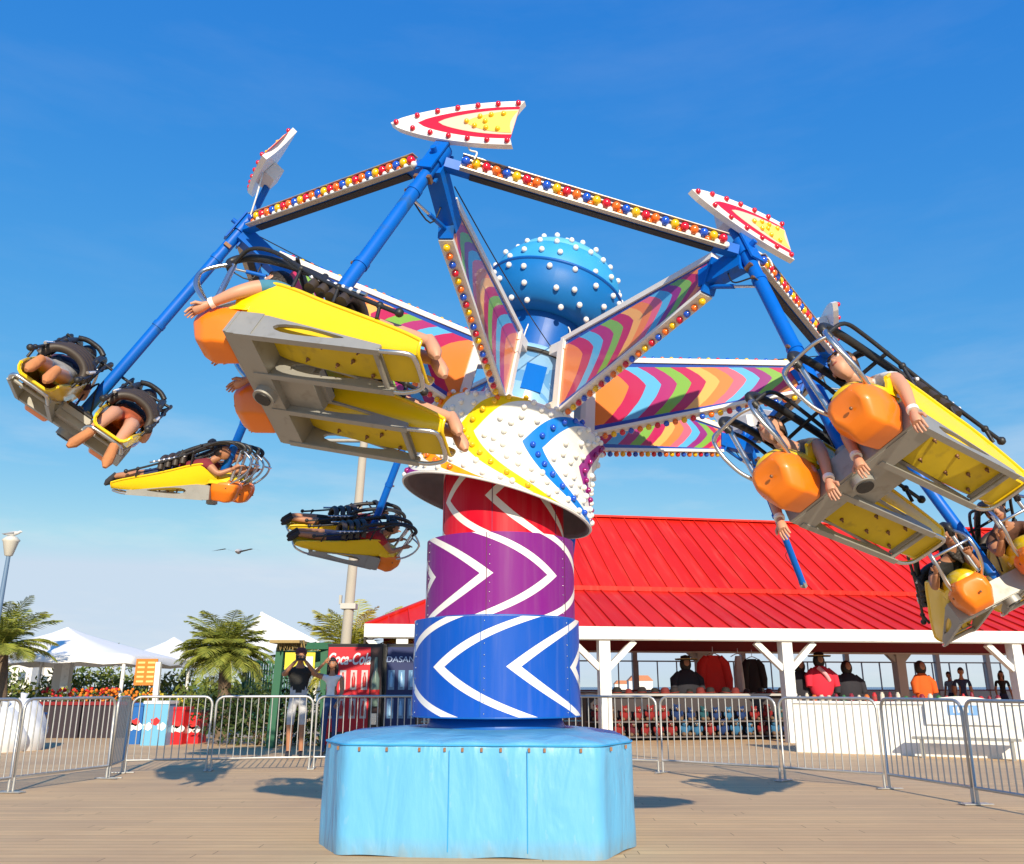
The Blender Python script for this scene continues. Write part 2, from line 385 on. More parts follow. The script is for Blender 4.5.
# resample the outline densely so the cloth can sag
def resample(pl, step):
    out = []; k = len(pl)
    for i in range(k):
        a, b = pl[i], pl[(i + 1) % k]; n = max(1, int((b - a).length / step))
        out += [a.lerp(b, j / n) for j in range(n)]
    return out
ring0 = resample(ring0, .035); k = len(ring0)
rows = [(0, 1.0), (.12, 1.0), (.25, .998), (.4, .996), (.55, .994), (.68, .992), (.755, .99), (.785, .983), (.80, .965), (.815, .9), (.845, .7), (.865, .45)]
m = MB(); vs = []
ctr = Vector((cx, cy, 0))
for j, (z, sc) in enumerate(rows):
    for i, p in enumerate(ring0):
        q = ctr + (p - ctr) * sc
        d = (p - ctr).normalized(); ph = i * .035
        if z < .78:
            sag = .006 * math.sin(ph * 9 + 1.3 * math.sin(ph * 2.3)) * math.sin(PI * min(1, z / .8)) + .003 * math.sin(ph * 23 + z * 4 * math.sin(ph * 1.7))
            q = q + d * sag
        vs.append(Vector((q.x, q.y, z + (0.012 * math.sin(ph * 6) if j == 0 else 0) + (.006 * math.sin(ph * 14) if .7 < z < .83 else 0))))
fs = [(j * k + i, j * k + (i + 1) % k, (j + 1) * k + (i + 1) % k, (j + 1) * k + i) for j in range(len(rows) - 1) for i in range(k)]
fs.append(tuple((len(rows) - 1) * k + i for i in range(k)))
m.add(vs, fs, TARP.m, True); base = rp('base_cover', m)
TOPT = 0
# rivets along the rim
rv = [(fl.lerp(fr_, t), 0) for t in (.06, .17, .3, .40, .47, .545, .62, .73, .79, .93)] + [(fr_.lerp(rr_, t), .01) for t in (.3, .75)] + [(ll.lerp(fl, t), -.01) for t in (.3, .75)]
for p, dx in rv:
    p = ctr + (p - ctr) * .988; m = MB(); m.box((p.x + dx, p.y - .012, .745), (.018, .016, .028), BOLT); rp('rivet', m, base)
m = MB(); m.tube([(p.x * 1.0, p.y, .775) for p in [ctr + (q - ctr) * .993 for q in ring0]], .007, LBLUE, 6, close=True); rp('hem_cord', m, base)
m = MB()
for xx in (.42, .72):
    a = fl.lerp(fr_, xx); m.tube([(a.x, a.y - .006, z) for z in (.04, .3, .55, .74)], .004, LBLUE, 5)
rp('seam', m, base)

# --- column drums
X0 = -.14
def drum(name, r, z0, z1, material, x=X0):
    mb = MB(); M = Matrix.Translation((x, 8.03, 0)); mb.lathe([(r, z0), (r, z1)], material, M, 96, uv=True)
    mb.lathe([(r, z1), (r - .03, z1 + .004), (.2, z1 + .004)], WHITE, M, 64); mb.lathe([(.2, z0 - .002), (r - .01, z0 - .002), (r, z0)], DBLUE, M, 64)
    mb.lathe([(r + .003, z0), (r + .006, z0 + .004), (r + .003, z0 + .012)], DBLUE, M, 64)
    return mb
W_ = (.82, .8, .77)
colm = rp('column', drum('c', .50, .93, 3.1, DBLUE))
mb = MB(); mb.lathe([(.6, .83), (.62, .86), (.60, .9), (.58, .95), (.3, .95)], DBLUE, Matrix.Translation((X0, 8.03, 0)), 64); rp('bearing_ring', mb)
rp('lower_drum', drum('lower_drum', .755, .95, 1.775, stripe('blue_chevrons', (.0, .08, .46), [W_], 7, 44, 18, .19, .35, 1, shift=-7)), colm)
rp('middle_drum', drum('middle_drum', .69, 1.78, 2.50, stripe('purple_chevrons', (.19, .012, .21), [W_], 7, 42, 16, .19, .35, -1, shift=14), X0 + .03), colm)
rp('upper_drum', drum('upper_drum', .575, 2.50, 3.2, stripe('red_chevrons', (.6, .002, .02), [W_], 7, 36, 12, .19, .35, 1, shift=16), X0 + .055), colm)
# access panel seams with small screws
mb = MB()
for z0_, z1_, r, x in ((.95, 1.775, .757, X0), (1.78, 2.5, .692, X0 + .03)):
    for a in (-.12, .95, -1.2):
        for q in range(9):
            z = z0_ + .04 + (z1_ - z0_ - .08) * q / 8; mb.ball((x + r * math.sin(a), 8.03 - r * math.cos(a), z), .006, STEEL, 6, 4)
rp('screw_row', mb, colm)
for z0_, z1_, r, x in ((.95, 1.775, .757, X0), (1.78, 2.5, .692, X0 + .03), (2.5, 3.1, .577, X0 + .055)):
    for a in (-.16, 1.0, -1.25):
        mb = MB(); mb.box((0, 0, (z0_ + z1_) / 2), (.006, .003, z1_ - z0_ - .01), DBLUE if r > .7 else mat('joint_dark', (.12, .02, .08), .6), Matrix.Translation((x + r * math.sin(a), 8.03 - r * math.cos(a), 0)) @ Matrix.Rotation(a, 4, 'Z')); rp('panel_joint', mb, colm)

# --- tilted crown
X2 = (Vector((1, 0, 0)) - N2 * N2.x).normalized(); Y2 = N2.cross(X2)
def crown(s): return frame(C2 + N2 * (s + .6), X2, Y2, N2)
MC = crown(0)
CPROF = [(.93, -1.68), (.905, -1.60), (.885, -1.52), (.862, -1.43), (.842, -1.34), (.830, -1.24), (.834, -1.09), (.852, -.96), (.842, -.88), (.74, -.82), (.48, -.80)]
# denser profile
def dens(pr, n=4):
    q = smooth_path([(r, z, 0) for r, z in pr], n); return [(p.x, p.y) for p in q]
CP = dens(CPROF)
OR, YE, BU, PU = (.86, .32, .0), (.86, .6, .0), (.0, .2, .68), (.3, .02, .25)
CN, CA1, CA2, CW, CWK, CSH = 8, 30, 28, .30, .3, 41+45-5
mb = MB(); mb.lathe(CP, stripe('crown_chevrons', (.80, .79, .74), [OR, YE, BU, PU], CN, CA1, CA2, CW, CWK, 1, shift=CSH, rough=.5), MC, 128, uv='idx')
canopy = rp('canopy', mb)
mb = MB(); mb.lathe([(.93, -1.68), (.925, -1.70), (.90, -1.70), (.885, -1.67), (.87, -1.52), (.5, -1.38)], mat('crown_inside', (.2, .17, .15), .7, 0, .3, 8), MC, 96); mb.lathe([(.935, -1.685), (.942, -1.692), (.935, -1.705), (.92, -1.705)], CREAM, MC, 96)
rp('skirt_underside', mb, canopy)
# bulbs are gathered, sized by how large they show, the hundred largest become parts of their own
BUL = []   # (center, radius, colour, parent, facing)
def bulb(p, r, col, parent, nrm): BUL.append((Vector(p), r, col, parent, Vector(nrm)))
def cprof(v):
    i = v * (len(CP) - 1); a = int(min(i, len(CP) - 2)); t = i - a
    p, q = CP[a], CP[a + 1]; return p[0] + (q[0] - p[0]) * t, p[1] + (q[1] - p[1]) * t
def ccol(u, v):
    q = abs(2 * v - 1); t = (u - (CA1 / 360 * q + CA2 / 360 * q ** 3) + 2 + CSH / 360) * CN
    if (t % 1) < CW * (1 + CWK * q * q): return 'oybp'[int(((t // 1) / 4 % 1 + .02) * 4) % 4], t % 1
    return 'w', t % 1
def cpoint(u, v, off=0):
    r, z = cprof(v); r2, z2 = cprof(min(1, v + .02)); r1, z1 = cprof(max(0, v - .02))
    nr = Vector((z2 - z1, -(r2 - r1))).normalized(); a = u * 2 * PI
    n_ = Vector((nr.x * math.sin(a), -nr.x * math.cos(a), nr.y)); p = Vector((r * math.sin(a), -r * math.cos(a), z))
    return MC @ (p + n_ * off), (MC.to_3x3() @ n_)
for kk in range(CN):        # bulbs along each coloured stripe
    for v in [.06 + .073 * i for i in range(12)]:
        q = abs(2 * v - 1); u = (CA1 / 360 * q + CA2 / 360 * q ** 3) - CSH / 360 + (kk + CW * (1 + CWK * q * q) * .5) / CN
        c = 'oybp'[int((((kk + CN * 2) // 1) / 4 % 1 + .02) * 4) % 4]
        c = ccol(u, v)[0]
        p, n_ = cpoint(u, v, .012); bulb(p, .027, c if c != 'w' else 'w', canopy, n_)
rng = random.Random(3); placed = []
for t in range(2600):
    u, v = rng.random(), rng.uniform(.03, .86); c, fr = ccol(u, v)
    if c != 'w' or fr > .96 or fr < CW * 1.25 + .04: continue
    p, n_ = cpoint(u, v, .012)
    if all((p - q).length > .088 for q in placed): placed.append(p); bulb(p, .028, 'w', canopy, n_)

# --- hub, neck and dome
HUBM = SH('pale_blue_hub', .25, .6)
def hubmat():
    s = HUBM; tc = s.new('ShaderNodeTexCoord'); no = s.new('ShaderNodeTexNoise'); no.inputs['Scale'].default_value = 2.2; no.inputs['Detail'].default_value = 2; no.inputs['Distortion'].default_value = 1.5
    s.ln(tc.outputs['Object'], no.inputs['Vector']); s.ln(s.mix(s.mth('GREATER_THAN', no.outputs[0], .56), (.25, .48, .75), (.12, .33, .65)), s.b.inputs['Base Color'])
hubmat()
mb = MB(); mb.lathe([(.46, -1.0), (.44, -.95), (.41, -.2), (.42, -.19), (.42, -.12), (.37, -.11)], HUBM.m, MC, 64)
hub = rp('hub', mb)
mb = MB(); mb.lathe([(.425, -.205), (.435, -.2), (.435, -.165), (.425, -.16)], mat('black_rubber', (.02, .02, .02), .6), MC, 64); rp('rubber_band', mb, hub)
a = R(4); Mh = MC @ Matrix.Rotation(a, 4, 'Z')
mb = MB(); mb.box((.02, -.418, -.47), (.2, .03, .27), mat('hatch_blue', (.002, .13, .55), .75, 0, .05, 6, spec=.1), Mh); rp('hatch', mb, hub)
mb = MB(); mb.lathe([(.415, -.13), (.41, .0), (.415, .2), (.42, .34)], DBLUE, MC, 64)
for q in range(2):
    b0 = MC @ Vector((-.15 + .42 * q, -.36, -.16)); mb.tube(smooth_path([b0, b0 + Vector((.03, -.05, .12)), b0 + Vector((.07, .0, .26)), b0 + Vector((.05, .04, .34))], 4), .007, CREAM, 6)
rp('neck', mb)
mb = MB(); mb.lathe(dens([(.42, .24), (.56, .25), (.63, .29), (.685, .38), (.71, .48), (.715, .57), (.70, .645)], 3), mat('dome_mid_blue', (.005, .15, .46), .5, 0, .1, 4, spec=.3), MC, 96)
mb.lathe([(.70, .645), (.715, .655), (.715, .672), (.68, .68)], DBLUE, MC, 96)
mb.lathe(dens([(.675, .68), (.67, .74), (.645, .83), (.60, .91), (.55, .955)], 3), LBLUE, MC, 96)
mb.lathe(dens([(.53, .95), (.525, .99), (.49, 1.04), (.41, 1.09), (.26, 1.13), (.0, 1.14)], 3), mat('pale_dome_paint', (.12, .45, .72), .5, 0, .08, 5, spec=.3), MC, 96)
dome = rp('dome', mb)
DP = dens([(.38, .28), (.56, .25), (.63, .29), (.685, .38), (.71, .48), (.715, .57), (.675, .68), (.67, .74), (.645, .83), (.60, .91), (.525, .97), (.49, 1.04), (.41, 1.09), (.26, 1.13)], 3)
rng = random.Random(11); placed = []
for t in range(900):
    i = rng.randrange(3, len(DP) - 1); a = rng.random() * 2 * PI; r, z = DP[i]
    nr = Vector((DP[i + 1][1] - DP[i - 1][1], -(DP[i + 1][0] - DP[i - 1][0]))).normalized()
    if .61 < z < .70 or .92 < z < .98: continue
    p = Vector((r * math.sin(a), -r * math.cos(a), z)); n_ = Vector((nr.x * math.sin(a), -nr.x * math.cos(a), nr.y)); p = p + n_ * .016
    if all((p - q).length > .15 for q in placed): placed.append(p); bulb(MC @ p, .03, 'w', dome, MC.to_3x3() @ n_)

# --- sweep arms
def arm_art():
    s = SH('rainbow_petals', .3, .4); u, v = s.uv()
    q = s.mth('SUBTRACT', v, .62); qa = s.mth('ABSOLUTE', q)
    up = s.mth('MULTIPLY', s.mth('GREATER_THAN', q, 0), 1)
    k = s.mth('ADD', .55, s.mth('MULTIPLY', up, .9))
    f = s.mth('MULTIPLY', s.mth('ADD', s.mth('MULTIPLY', s.mth('POWER', qa, 2.2), 1.5), s.mth('MULTIPLY', qa, .40)), s.mth('MULTIPLY', k, .30))
    t = s.mth('ADD', s.mth('ADD', s.mth('MULTIPLY', u, .72), s.mth('MULTIPLY', s.mth('MULTIPLY', u, u), .28)), f)
    MA = (.48, .01, .09); MG = (.40, .02, .16); LB = (.10, .42, .72); GN = (.20, .42, .05); OG = (.82, .22, .04); PK = (.78, .13, .2); YO = (.85, .42, .1); PR = (.28, .02, .2)
    seq = [OG, OG, MA, LB, MG, GN, MA, YO, OG, PK, LB, PR, GN, MA, OG, MG, LB, PR, MA]
    c = s.ramp(s.mth('MULTIPLY', t, .78), seq)
    # blue border, thicker at the bottom
    bd = s.mth('MAXIMUM', s.mth('LESS_THAN', v, .10), s.mth('GREATER_THAN', v, .93)); bd = s.mth('MAXIMUM', bd, s.mth('GREATER_THAN', u, .975))
    c = s.mix(bd, c, (.01, .06, .38)); c = s.grime(c, .06); s.ln(c, s.b.inputs['Base Color']); return s.m
ART = arm_art(); cyc = 'yrbo'
ARM = []
for k in range(8):
    r = rad(k); t = N.cross(r)
    fo = frame(C, r, t, N)            # local: x outwards, y tangent, z along the axis
    mb = MB(); th = .038
    Pb0, Pb1, Pt1, Pt0 = (.73, -.88), (2.60, -.34), (2.68, -.08), (.65, -.13)
    # structural box along the edge of the panels
    mb.prism([Pb0, Pb1, Pt1, Pt0], th * 2 - .012, BLUE, fo @ Matrix.Rotation(PI / 2, 4, 'X') @ Matrix.Translation((0, 0, -th + .006)))
    mb.beam(fo @ Vector((2.55, 0, -.21)), J[k] + (fo @ Vector((0, 0, -.06)) - fo @ Vector((0, 0, 0))), .12, .15, BLUE, N)
    mb.beam(fo @ Vector((.3, 0, -.16)), fo @ Vector((.7, 0, -.17)), .12, .1, CREAM, N); mb.beam(fo @ Vector((.3, 0, -.8)), fo @ Vector((.7, 0, -.80)), .12, .1, CREAM, N)
    arm = rp('sweep_arm', mb); ARM.append(arm)
    mb = MB(); nu = 24
    for sd in (-1, 1):
        vs = []; uv = []
        for i in range(nu + 1):
            a_ = i / nu
            for b_ in (0, 1):
                px_ = (Pb0[0] + (Pb1[0] - Pb0[0]) * a_) * (1 - b_) + (Pt0[0] + (Pt1[0] - Pt0[0]) * a_) * b_
                pz_ = (Pb0[1] + (Pb1[1] - Pb0[1]) * a_) * (1 - b_) + (Pt0[1] + (Pt1[1] - Pt0[1]) * a_) * b_
                vs.append(fo @ Vector((px_, sd * (th + .003), pz_))); uv.append((a_, b_))
        mb.add(vs, [(2 * i, 2 * i + 2, 2 * i + 3, 2 * i + 1) for i in range(nu)], ART, uv=uv)
    rp('painted_panel', mb, arm)
    mb = MB(); bw = th * 2 + .04
    mb.beam(fo @ Vector((Pt0[0] - .03, 0, Pt0[1] + .02)), fo @ Vector((Pt1[0], 0, Pt1[1] + .02)), bw, .05, CREAM, N)
    mb.beam(fo @ Vector((Pb0[0] - .03, 0, Pb0[1] - .0)), fo @ Vector((Pb1[0], 0, Pb1[1] - .0)), bw, .03, CREAM, N)
    mb.beam(fo @ Vector((Pb0[0] - .02, 0, Pb0[1] - .01)), fo @ Vector((Pt0[0] - .02, 0, Pt0[1] + .01)), bw + .01, .09, CREAM, r)
    mb.beam(fo @ Vector((Pb1[0] + .01, 0, Pb1[1])), fo @ Vector((Pt1[0] + .01, 0, Pt1[1])), bw + .002, .02, BLUE, r)
    rp('white_trim', mb, arm)
    for i in range(23):
        a_ = (i + .5) / 23
        p = fo @ Vector((Pt0[0] + (Pt1[0] - Pt0[0]) * a_, 0, Pt0[1] + .062 + (Pt1[1] - Pt0[1]) * a_)); bulb(p, .024, cyc[i % 4], arm, N)
        p = fo @ Vector((Pb0[0] + (Pb1[0] - Pb0[0]) * a_, 0, Pb0[1] - .038 + (Pb1[1] - Pb0[1]) * a_)); bulb(p, .029, cyc[(i + 2) % 4], arm, -N)

# --- perimeter light beams
for k in range(8):
    a, b = J[k], J[(k + 1) % 8]; d = (b - a); L = d.length; d.normalize(); out = ((a + b) / 2 - C); out = (out - d * out.dot(d) - N * out.dot(N)).normalized(); up = out.cross(d); up = up if up.dot(N) > 0 else -up
    fo = frame(a, d, out, up); gap = .17
    mb = MB(); mb.box((L / 2, 0, -.018), (L - .12, .075, .075), BLUE, fo); mb.box((L / 2, 0, -.062), (L - .5, .06, .008), mat('black_underside', (.015, .015, .02), .6), fo)
    bm_ = rp('perimeter_beam', mb)
    mb = MB(); mb.box((L / 2, .045, .03), (L - 2 * gap, .05, .006), STEEL, fo); mb.box((L / 2, .062, -.052), (L - 2 * gap, .045, .010), mat('trough_tan', (.5, .45, .38), .4, .5, .3, 20), fo); mb.box((L / 2, .0415, -.01), (L - 2 * gap, .004, .085), CREAM, fo)
    mb.box((L / 2, .06, .052), (L - 2 * gap, .06, .006), mat('trough_tan', (0, 0, 0)), fo)
    rp('bulb_trough', mb, bm_)
    n = int((L - 2 * gap) / .072)
    for i in range(n):
        x = gap + .03 + i * (L - 2 * gap - .06) / (n - 1)
        bulb(fo @ Vector((x, .062, .016)), .034, 'byro'[i % 4], bm_, out)
        bulb(fo @ Vector((x + .035, .058, -.026)), .024, 'w' if i % 3 else 'o', bm_, out)

# --- booms
SIGN = {}
for k in range(8):
    e = E_[k]; j = J[k]; d = (e - j).normalized(); L = (e - j).length
    t = -N.cross(rad(k)); fw = (t - d * t.dot(d)).normalized()
    mb = MB(); mb.tube([j - d * .10, j + d * (L - .02)], .047 if k not in (3, 4) else .04, BLUE, 20)
    # swivel head: cheek plates, pin, second stay
    sx = d.cross(fw)
    for s_ in (-1, 1):
        M = frame(j + sx * s_ * .06 - d * .0, fw, d, sx); mb.box((0, .02, 0), (.11, .3, .014), BLUE, M)
    mb.tube([j - sx * .11, j + sx * .11], .022, BLUE, 10)
    mb.tube([j - d * .12, j + d * .05], .062, BLUE, 16)
    boom = rp('boom', mb)
    for q in (.16, .5):
        mb = MB(); p = j + d * L * q; mb.tube([p - d * .02, p + d * .02], .053, BLUE, 20); mb.tube([p + fw * .045, p + fw * .075], .012, BOLT, 6); rp('collar', mb, boom)
    mb = MB(); mb.box((0, 0, 0), (.13, .06, .03), BOLT, frame(j + d * .22, fw, sx, d)); rp('clamp', mb, boom)
    # stay from the arm down to the boom
    mb = MB(); q0 = C + rad(k) * (RR - .42) - N * .26; q1 = j + d * .42
    mb.tube([q0, q0.lerp(q1, .55)], .018, BLUE, 8); mb.tube([q0.lerp(q1, .45), q1], .011, STEEL, 8)
    c0 = C + rad(k) * (RR - .2) - N * .12; mb.tube(smooth_path([c0, c0 + d * .2 - N * .05, j + d * .36 + fw * .06, q1], 5), .006, BLK, 6)
    rp('damper', mb, boom)
    if k in (3, 4):
        mb = MB(); mb.box((0, 0, 0), (.075, .05, .09), GREY, frame(e, fw, sx, d)); mb.tube([e - sx * .05, e + sx * .05], .018, STEEL, 10); mb.tube(smooth_path([j + d * L * .75, j + d * L * .78 - fw * .08, j + d * L * .83 - fw * .09, j + d * L * .9], 4), .004, BLK, 5); rp('end_fitting', mb, boom)

# --- fin signs above each joint
PKW = mat('sign_pale', (.85, .55, .42), .4); SRED = mat('sign_red', (.72, .01, .04), .4); SYEL = mat('sign_yellow', (.86, .66, .12), .4)
def inset(top, bot, s): return None
def fin_outline(n=14, L=1.0, H=.40, shrink=0.0, x0=0.0, tail=.06):
    """tip at -x, tail at +x, in the xy plane"""
    top = []; bot = []
    for i in range(n + 1):
        t = i / n; x = -L / 2 + x0 + (L - x0 - .02) * t
        h = (H / 2 - shrink) * (math.sin(PI / 2 * min(1, t * 1.02)) ** .68)
        top.append((x, h)); bot.append((x, -h * (1.0)))
    tl = [(L / 2 - .02 - tail * math.sin(PI * q) + 0 * q, (H / 2 - shrink) * (1 - 2 * q)) for q in (.15, .3, .5, .7, .85)]
    return top, bot, top + tl + bot[::-1][:-1]
for k in range(8):
    r = rad(k); t = -N.cross(r); up = N; al = R({0: 6, 7: 25}.get(k, 20))
    nrm = (r * math.cos(al) + N * math.sin(al)); sh = (N * math.cos(al) - r * math.sin(al))
    xx = -t; zz = nrm; yy = zz.cross(xx)     # tip (-x) points forwards = +t
    if k == 0:
        px, py = 455, 125
    elif k == 1: px, py = 741, 219
    elif k == 7: px, py = 265, 170
    elif k == 2: px, py = 830, 328
    else: px = None
    o = J[k] + N * .27 - t * .06
    if px: o = near_ray(px, py, o)
    fo = frame(o, xx, yy, zz)
    if k == 0: fo = fo @ Matrix.Rotation(R(-3), 4, 'Z')
    top, bot, ol = fin_outline()
    mb = MB(); mb.prism(ol[::-1], .045, mat('sign_white', (.84, .82, .8), .4, 0, .04, 5, coat=.3), fo @ Matrix.Translation((0, 0, -.0225)))
    sg = rp('fin_sign', mb)
    mb = MB()
    t2, b2, o2 = fin_outline(L=.76, H=.40, shrink=.055, tail=.0); mv = fo @ Matrix.Translation((.10, 0, .0225)); mb.prism(o2[::-1], .003, SRED, mv)
    t2, b2, o2 = fin_outline(L=.60, H=.40, shrink=.085, tail=.0); mv = fo @ Matrix.Translation((.18, 0, .026)); mb.prism(o2[::-1], .003, PKW, mv)
    t2, b2, o2 = fin_outline(L=.38, H=.40, shrink=.10, tail=.03); mv = fo @ Matrix.Translation((.285, 0, .029)); mb.prism(o2[::-1], .003, SYEL, mv)
    rp('painted_arrow', mb, sg)
    # ballast box and mast on the back
    mb = MB(); mb.box((-.02, 0, -.075), (.24, .14, .1), CREAM, fo)
    rp('transformer_box', mb, sg)
    mb = MB(); mb.tube([J[k] - (E_[k] - J[k]).normalized() * .10, fo @ Vector((-.06, 0, -.08))], .03, BLUE, 10)
    mb.ball(fo @ Vector((-.06, -.03, -.08)), .035, WHITE)
    q = fo @ Vector((.12, -.1, -.02)); q2 = J[k] - t * .28 + N * .0
    mb.tube(smooth_path([q, q - N * .1 - t * .03, q.lerp(q2, .6) - t * .04 - N * .02, q2], 6), .007, CREAM, 6)
    rp('mast', mb, sg)
    for i in range(7):
        tt = .04 + i * .152
        for side, ll_ in ((1, top), (-1, bot)):
            if side == -1 and i == 0: continue
            ix = min(len(ll_) - 1, tt * (len(ll_) - 1)); a_ = int(ix); f_ = ix - a_; p0 = ll_[a_]; p1 = ll_[min(a_ + 1, len(ll_) - 1)]
            x, y = p0[0] + (p1[0] - p0[0]) * f_, p0[1] + (p1[1] - p0[1]) * f_
            bulb(fo @ Vector((x + .01, y - side * .028, .032)), .021, 'r', sg, nrm)
    for x, y in ((.1, 0), (.19, .045), (.27, .06), (.36, .07), (.17, -.04), (.26, -.06), (.35, -.07), (.24, .0)):
        bulb(fo @ Vector((x, y, .036)), .02, 'y', sg, nrm)

# --- guy cables
mb = MB()
def cable(a, b, sag, mb, r=.005):
    mb.tube([a.lerp(b, q / 12) - Vector((0, 0, 1)) * sag * math.sin(PI * q / 12) for q in range(13)], r, BLK, 5)
cable(J[0] + Vector((.12, .1, -.15)), MC @ Vector((.15, -.33, -.1)), .05, mb); cable(J[2], MC @ Vector((.4, 0, -.1)), .03, mb); cable(J[7], MC @ Vector((-.4, 0, -.12)), .03, mb)
rp('guy_cable', mb)

# --- bulbs
cam_o = Vector((0, 0, HC)); sized = []
for i, (p, r, c, par, n_) in enumerate(BUL):
    vd = (p - cam_o); x, y, dd = proj(p)
    vis = 0 if (x < 0 or x > 1024 or y < 0 or y > 864) else r / vd.length
    if n_.dot(vd) > .25 * vd.length: vis *= .2
    if par in (canopy, dome) and n_.dot(vd) > -.05 * vd.length: vis *= .05
    sized.append((vis, i))
sized.sort(reverse=True); big = set(i for _, i in sized[:100])
rest = {}; bmesh_cache = {}
for i, (p, r, c, par, n_) in enumerate(BUL):
    if i in big:
        key = (round(r, 3), c)
        if key not in bmesh_cache:
            mb = MB(); mb.ball((0, 0, 0), r, BULB[c], 12, 8); bmesh_cache[key] = mb.mesh('bulb')
        o = obj('bulb', bmesh_cache[key], par, world=True); o.location = p; o['group'] = 'lamps on the ride'
    else: rest.setdefault(par.name, [par, MB()])[1].ball(p, r, BULB[c], 8, 6)
for nm, (par, mb) in rest.items(): rp('small_bulbs', mb, par, kind='stuff')

# ================================================================== PEOPLE
SKINS = {'a': mat('skin_light', (.58, .29, .18), .5, 0, .06, 9), 'b': mat('skin_tan', (.42, .19, .10), .5, 0, .06, 9), 'c': mat('skin_brown', (.2, .085, .045), .5, 0, .06, 9)}
def cloth(name, col): return mat('cloth_' + name, col, .85, 0, .25, 12, bump=.9, bscale=11)
EYE = mat('eye_white', (.75, .73, .7), .3); IRIS = mat('iris', (.02, .012, .01), .2); LIP = mat('lips', (.35, .09, .07), .5)
HAIRS = {'dark': mat('hair_dark', (.015, .01, .008), .55, 0, .3, 30, bump=.5, bscale=60), 'brown': mat('hair_brown', (.07, .035, .018), .55, 0, .3, 30, bump=.5, bscale=60)}
def skin_body(joints, edges, rad_, root='pelvis', sub=2):
    names = list(joints); me = bpy.data.meshes.new('tmp'); me.from_pydata([tuple(joints[n]) for n in names], [(names.index(a), names.index(b)) for a, b in edges], [])
    o = bpy.data.objects.new('tmp', me); COL.objects.link(o)
    md = o.modifiers.new('s', 'SKIN'); md.use_smooth_shade = True; md.branch_smoothing = .6
    if not me.skin_vertices: 
        bpy.context.view_layer.objects.active = o
    sv = me.skin_vertices[0].data if me.skin_vertices else None
    for i, n in enumerate(names):
        r = rad_[n]; r = r if isinstance(r, tuple) else (r, r)
        sv[i].radius = r; sv[i].use_root = (n == root)
    sb = o.modifiers.new('d', 'SUBSURF'); sb.levels = sub; sb.render_levels = sub
    dg = bpy.context.evaluated_depsgraph_get(); ev = o.evaluated_get(dg); em = ev.to_mesh()
    vs = [v.co.copy() for v in em.vertices]; fs = [tuple(p.vertices) for p in em.polygons]
    ev.to_mesh_clear(); bpy.data.objects.remove(o); bpy.data.meshes.remove(me)
    return vs, fs
def head_mesh(mb, M, skin, s=1.0):
    """head centred at origin facing +y, up z"""
    nu, nv = 20, 14; vs = []
    for i in range(nv + 1):
        a = PI * i / nv
        for j in range(nu):
            b = 2 * PI * j / nu; x, y, z = math.sin(a) * math.sin(b), math.sin(a) * math.cos(b), math.cos(a)
            X, Y, Z = x * .074, y * .092, z * .112
            if z < 0: X *= 1 + .28 * z; Y *= 1 + .12 * z
            if y > .3 and abs(z) < .35: Y -= .006
            if y > .6 and abs(x) < .3 and -.35 < z < .1: Y += .012
            if z < -.4 and y > .2: Y += .012
            if y < 0: Y *= 1.05
            vs.append(Vector((X, Y, Z)) * s)
    fs = [(i * nu + j, i * nu + (j + 1) % nu, (i + 1) * nu + (j + 1) % nu, (i + 1) * nu + j) for i in range(nv) for j in range(nu)]
    mb.add(vs, fs, skin, True, M=M)
    mb.add([Vector(p) * s for p in ((0, .088, .012), (-.017, .085, -.028), (.017, .085, -.028), (0, .113, -.024), (0, .09, -.036))], [(0, 1, 3), (0, 3, 2), (1, 4, 3), (3, 4, 2)], skin, True, M=M)
    for sx in (-1, 1):
        mb.ball(Vector((sx * .029, .079, .008)) * s, .0135 * s, EYE, 8, 6, M, (1.1, .6, .7)); mb.ball(Vector((sx * .029, .087, .008)) * s, .0065 * s, IRIS, 6, 5, M, (1, .5, 1))
        mb.box(Vector((sx * .03, .0855, .026)) * s, (.03 * s, .008 * s, .006 * s), IRIS, M)
        mb.ball(Vector((sx * .076, -.004, -.005)) * s, .024 * s, skin, 8, 6, M, (.35, .7, 1.1))
    mb.ball(Vector((0, .086, -.052)) * s, .02 * s, LIP, 8, 5, M, (1.1, .35, .3))
def hair_mesh(mb, M, m, long=False, s=1.0, cap=None):
    nu, nv = 20, 12; vs = []; fs = []
    for i in range(nv + 1):
        a = PI * .64 * i / nv
        for j in range(nu):
            b = 2 * PI * j / nu; x, y, z = math.sin(a) * math.sin(b), math.sin(a) * math.cos(b), math.cos(a)
            lim = .36 if y > .15 else -.55
            zz = max(z, lim) if y > .15 else z
            k = 1.0 + .03 * math.sin(9 * b + 3 * a)
            vs.append(Vector((x * .083 * k, (y * .098 - .004) * k if y > 0 else y * .108 * k, zz * .124)) * s)
    fs = [(i * nu + j, i * nu + (j + 1) % nu, (i + 1) * nu + (j + 1) % nu, (i + 1) * nu + j) for i in range(nv) for j in range(nu)]
    mb.add(vs, fs, m, True, M=M)
    if long:
        for q in range(9):
            b = PI * (.62 + .76 * q / 8) ; x, y = math.sin(b), math.cos(b)
            mb.tube([Vector((x * .07, y * .085, .02)) * s, Vector((x * .09, y * .1, -.08)) * s, Vector((x * .085, y * .1 - .01, -.19)) * s, Vector((x * .06, y * .08 - .02, -.27)) * s], [.03 * s, .034 * s, .03 * s, .006 * s], m, 6, M=M)
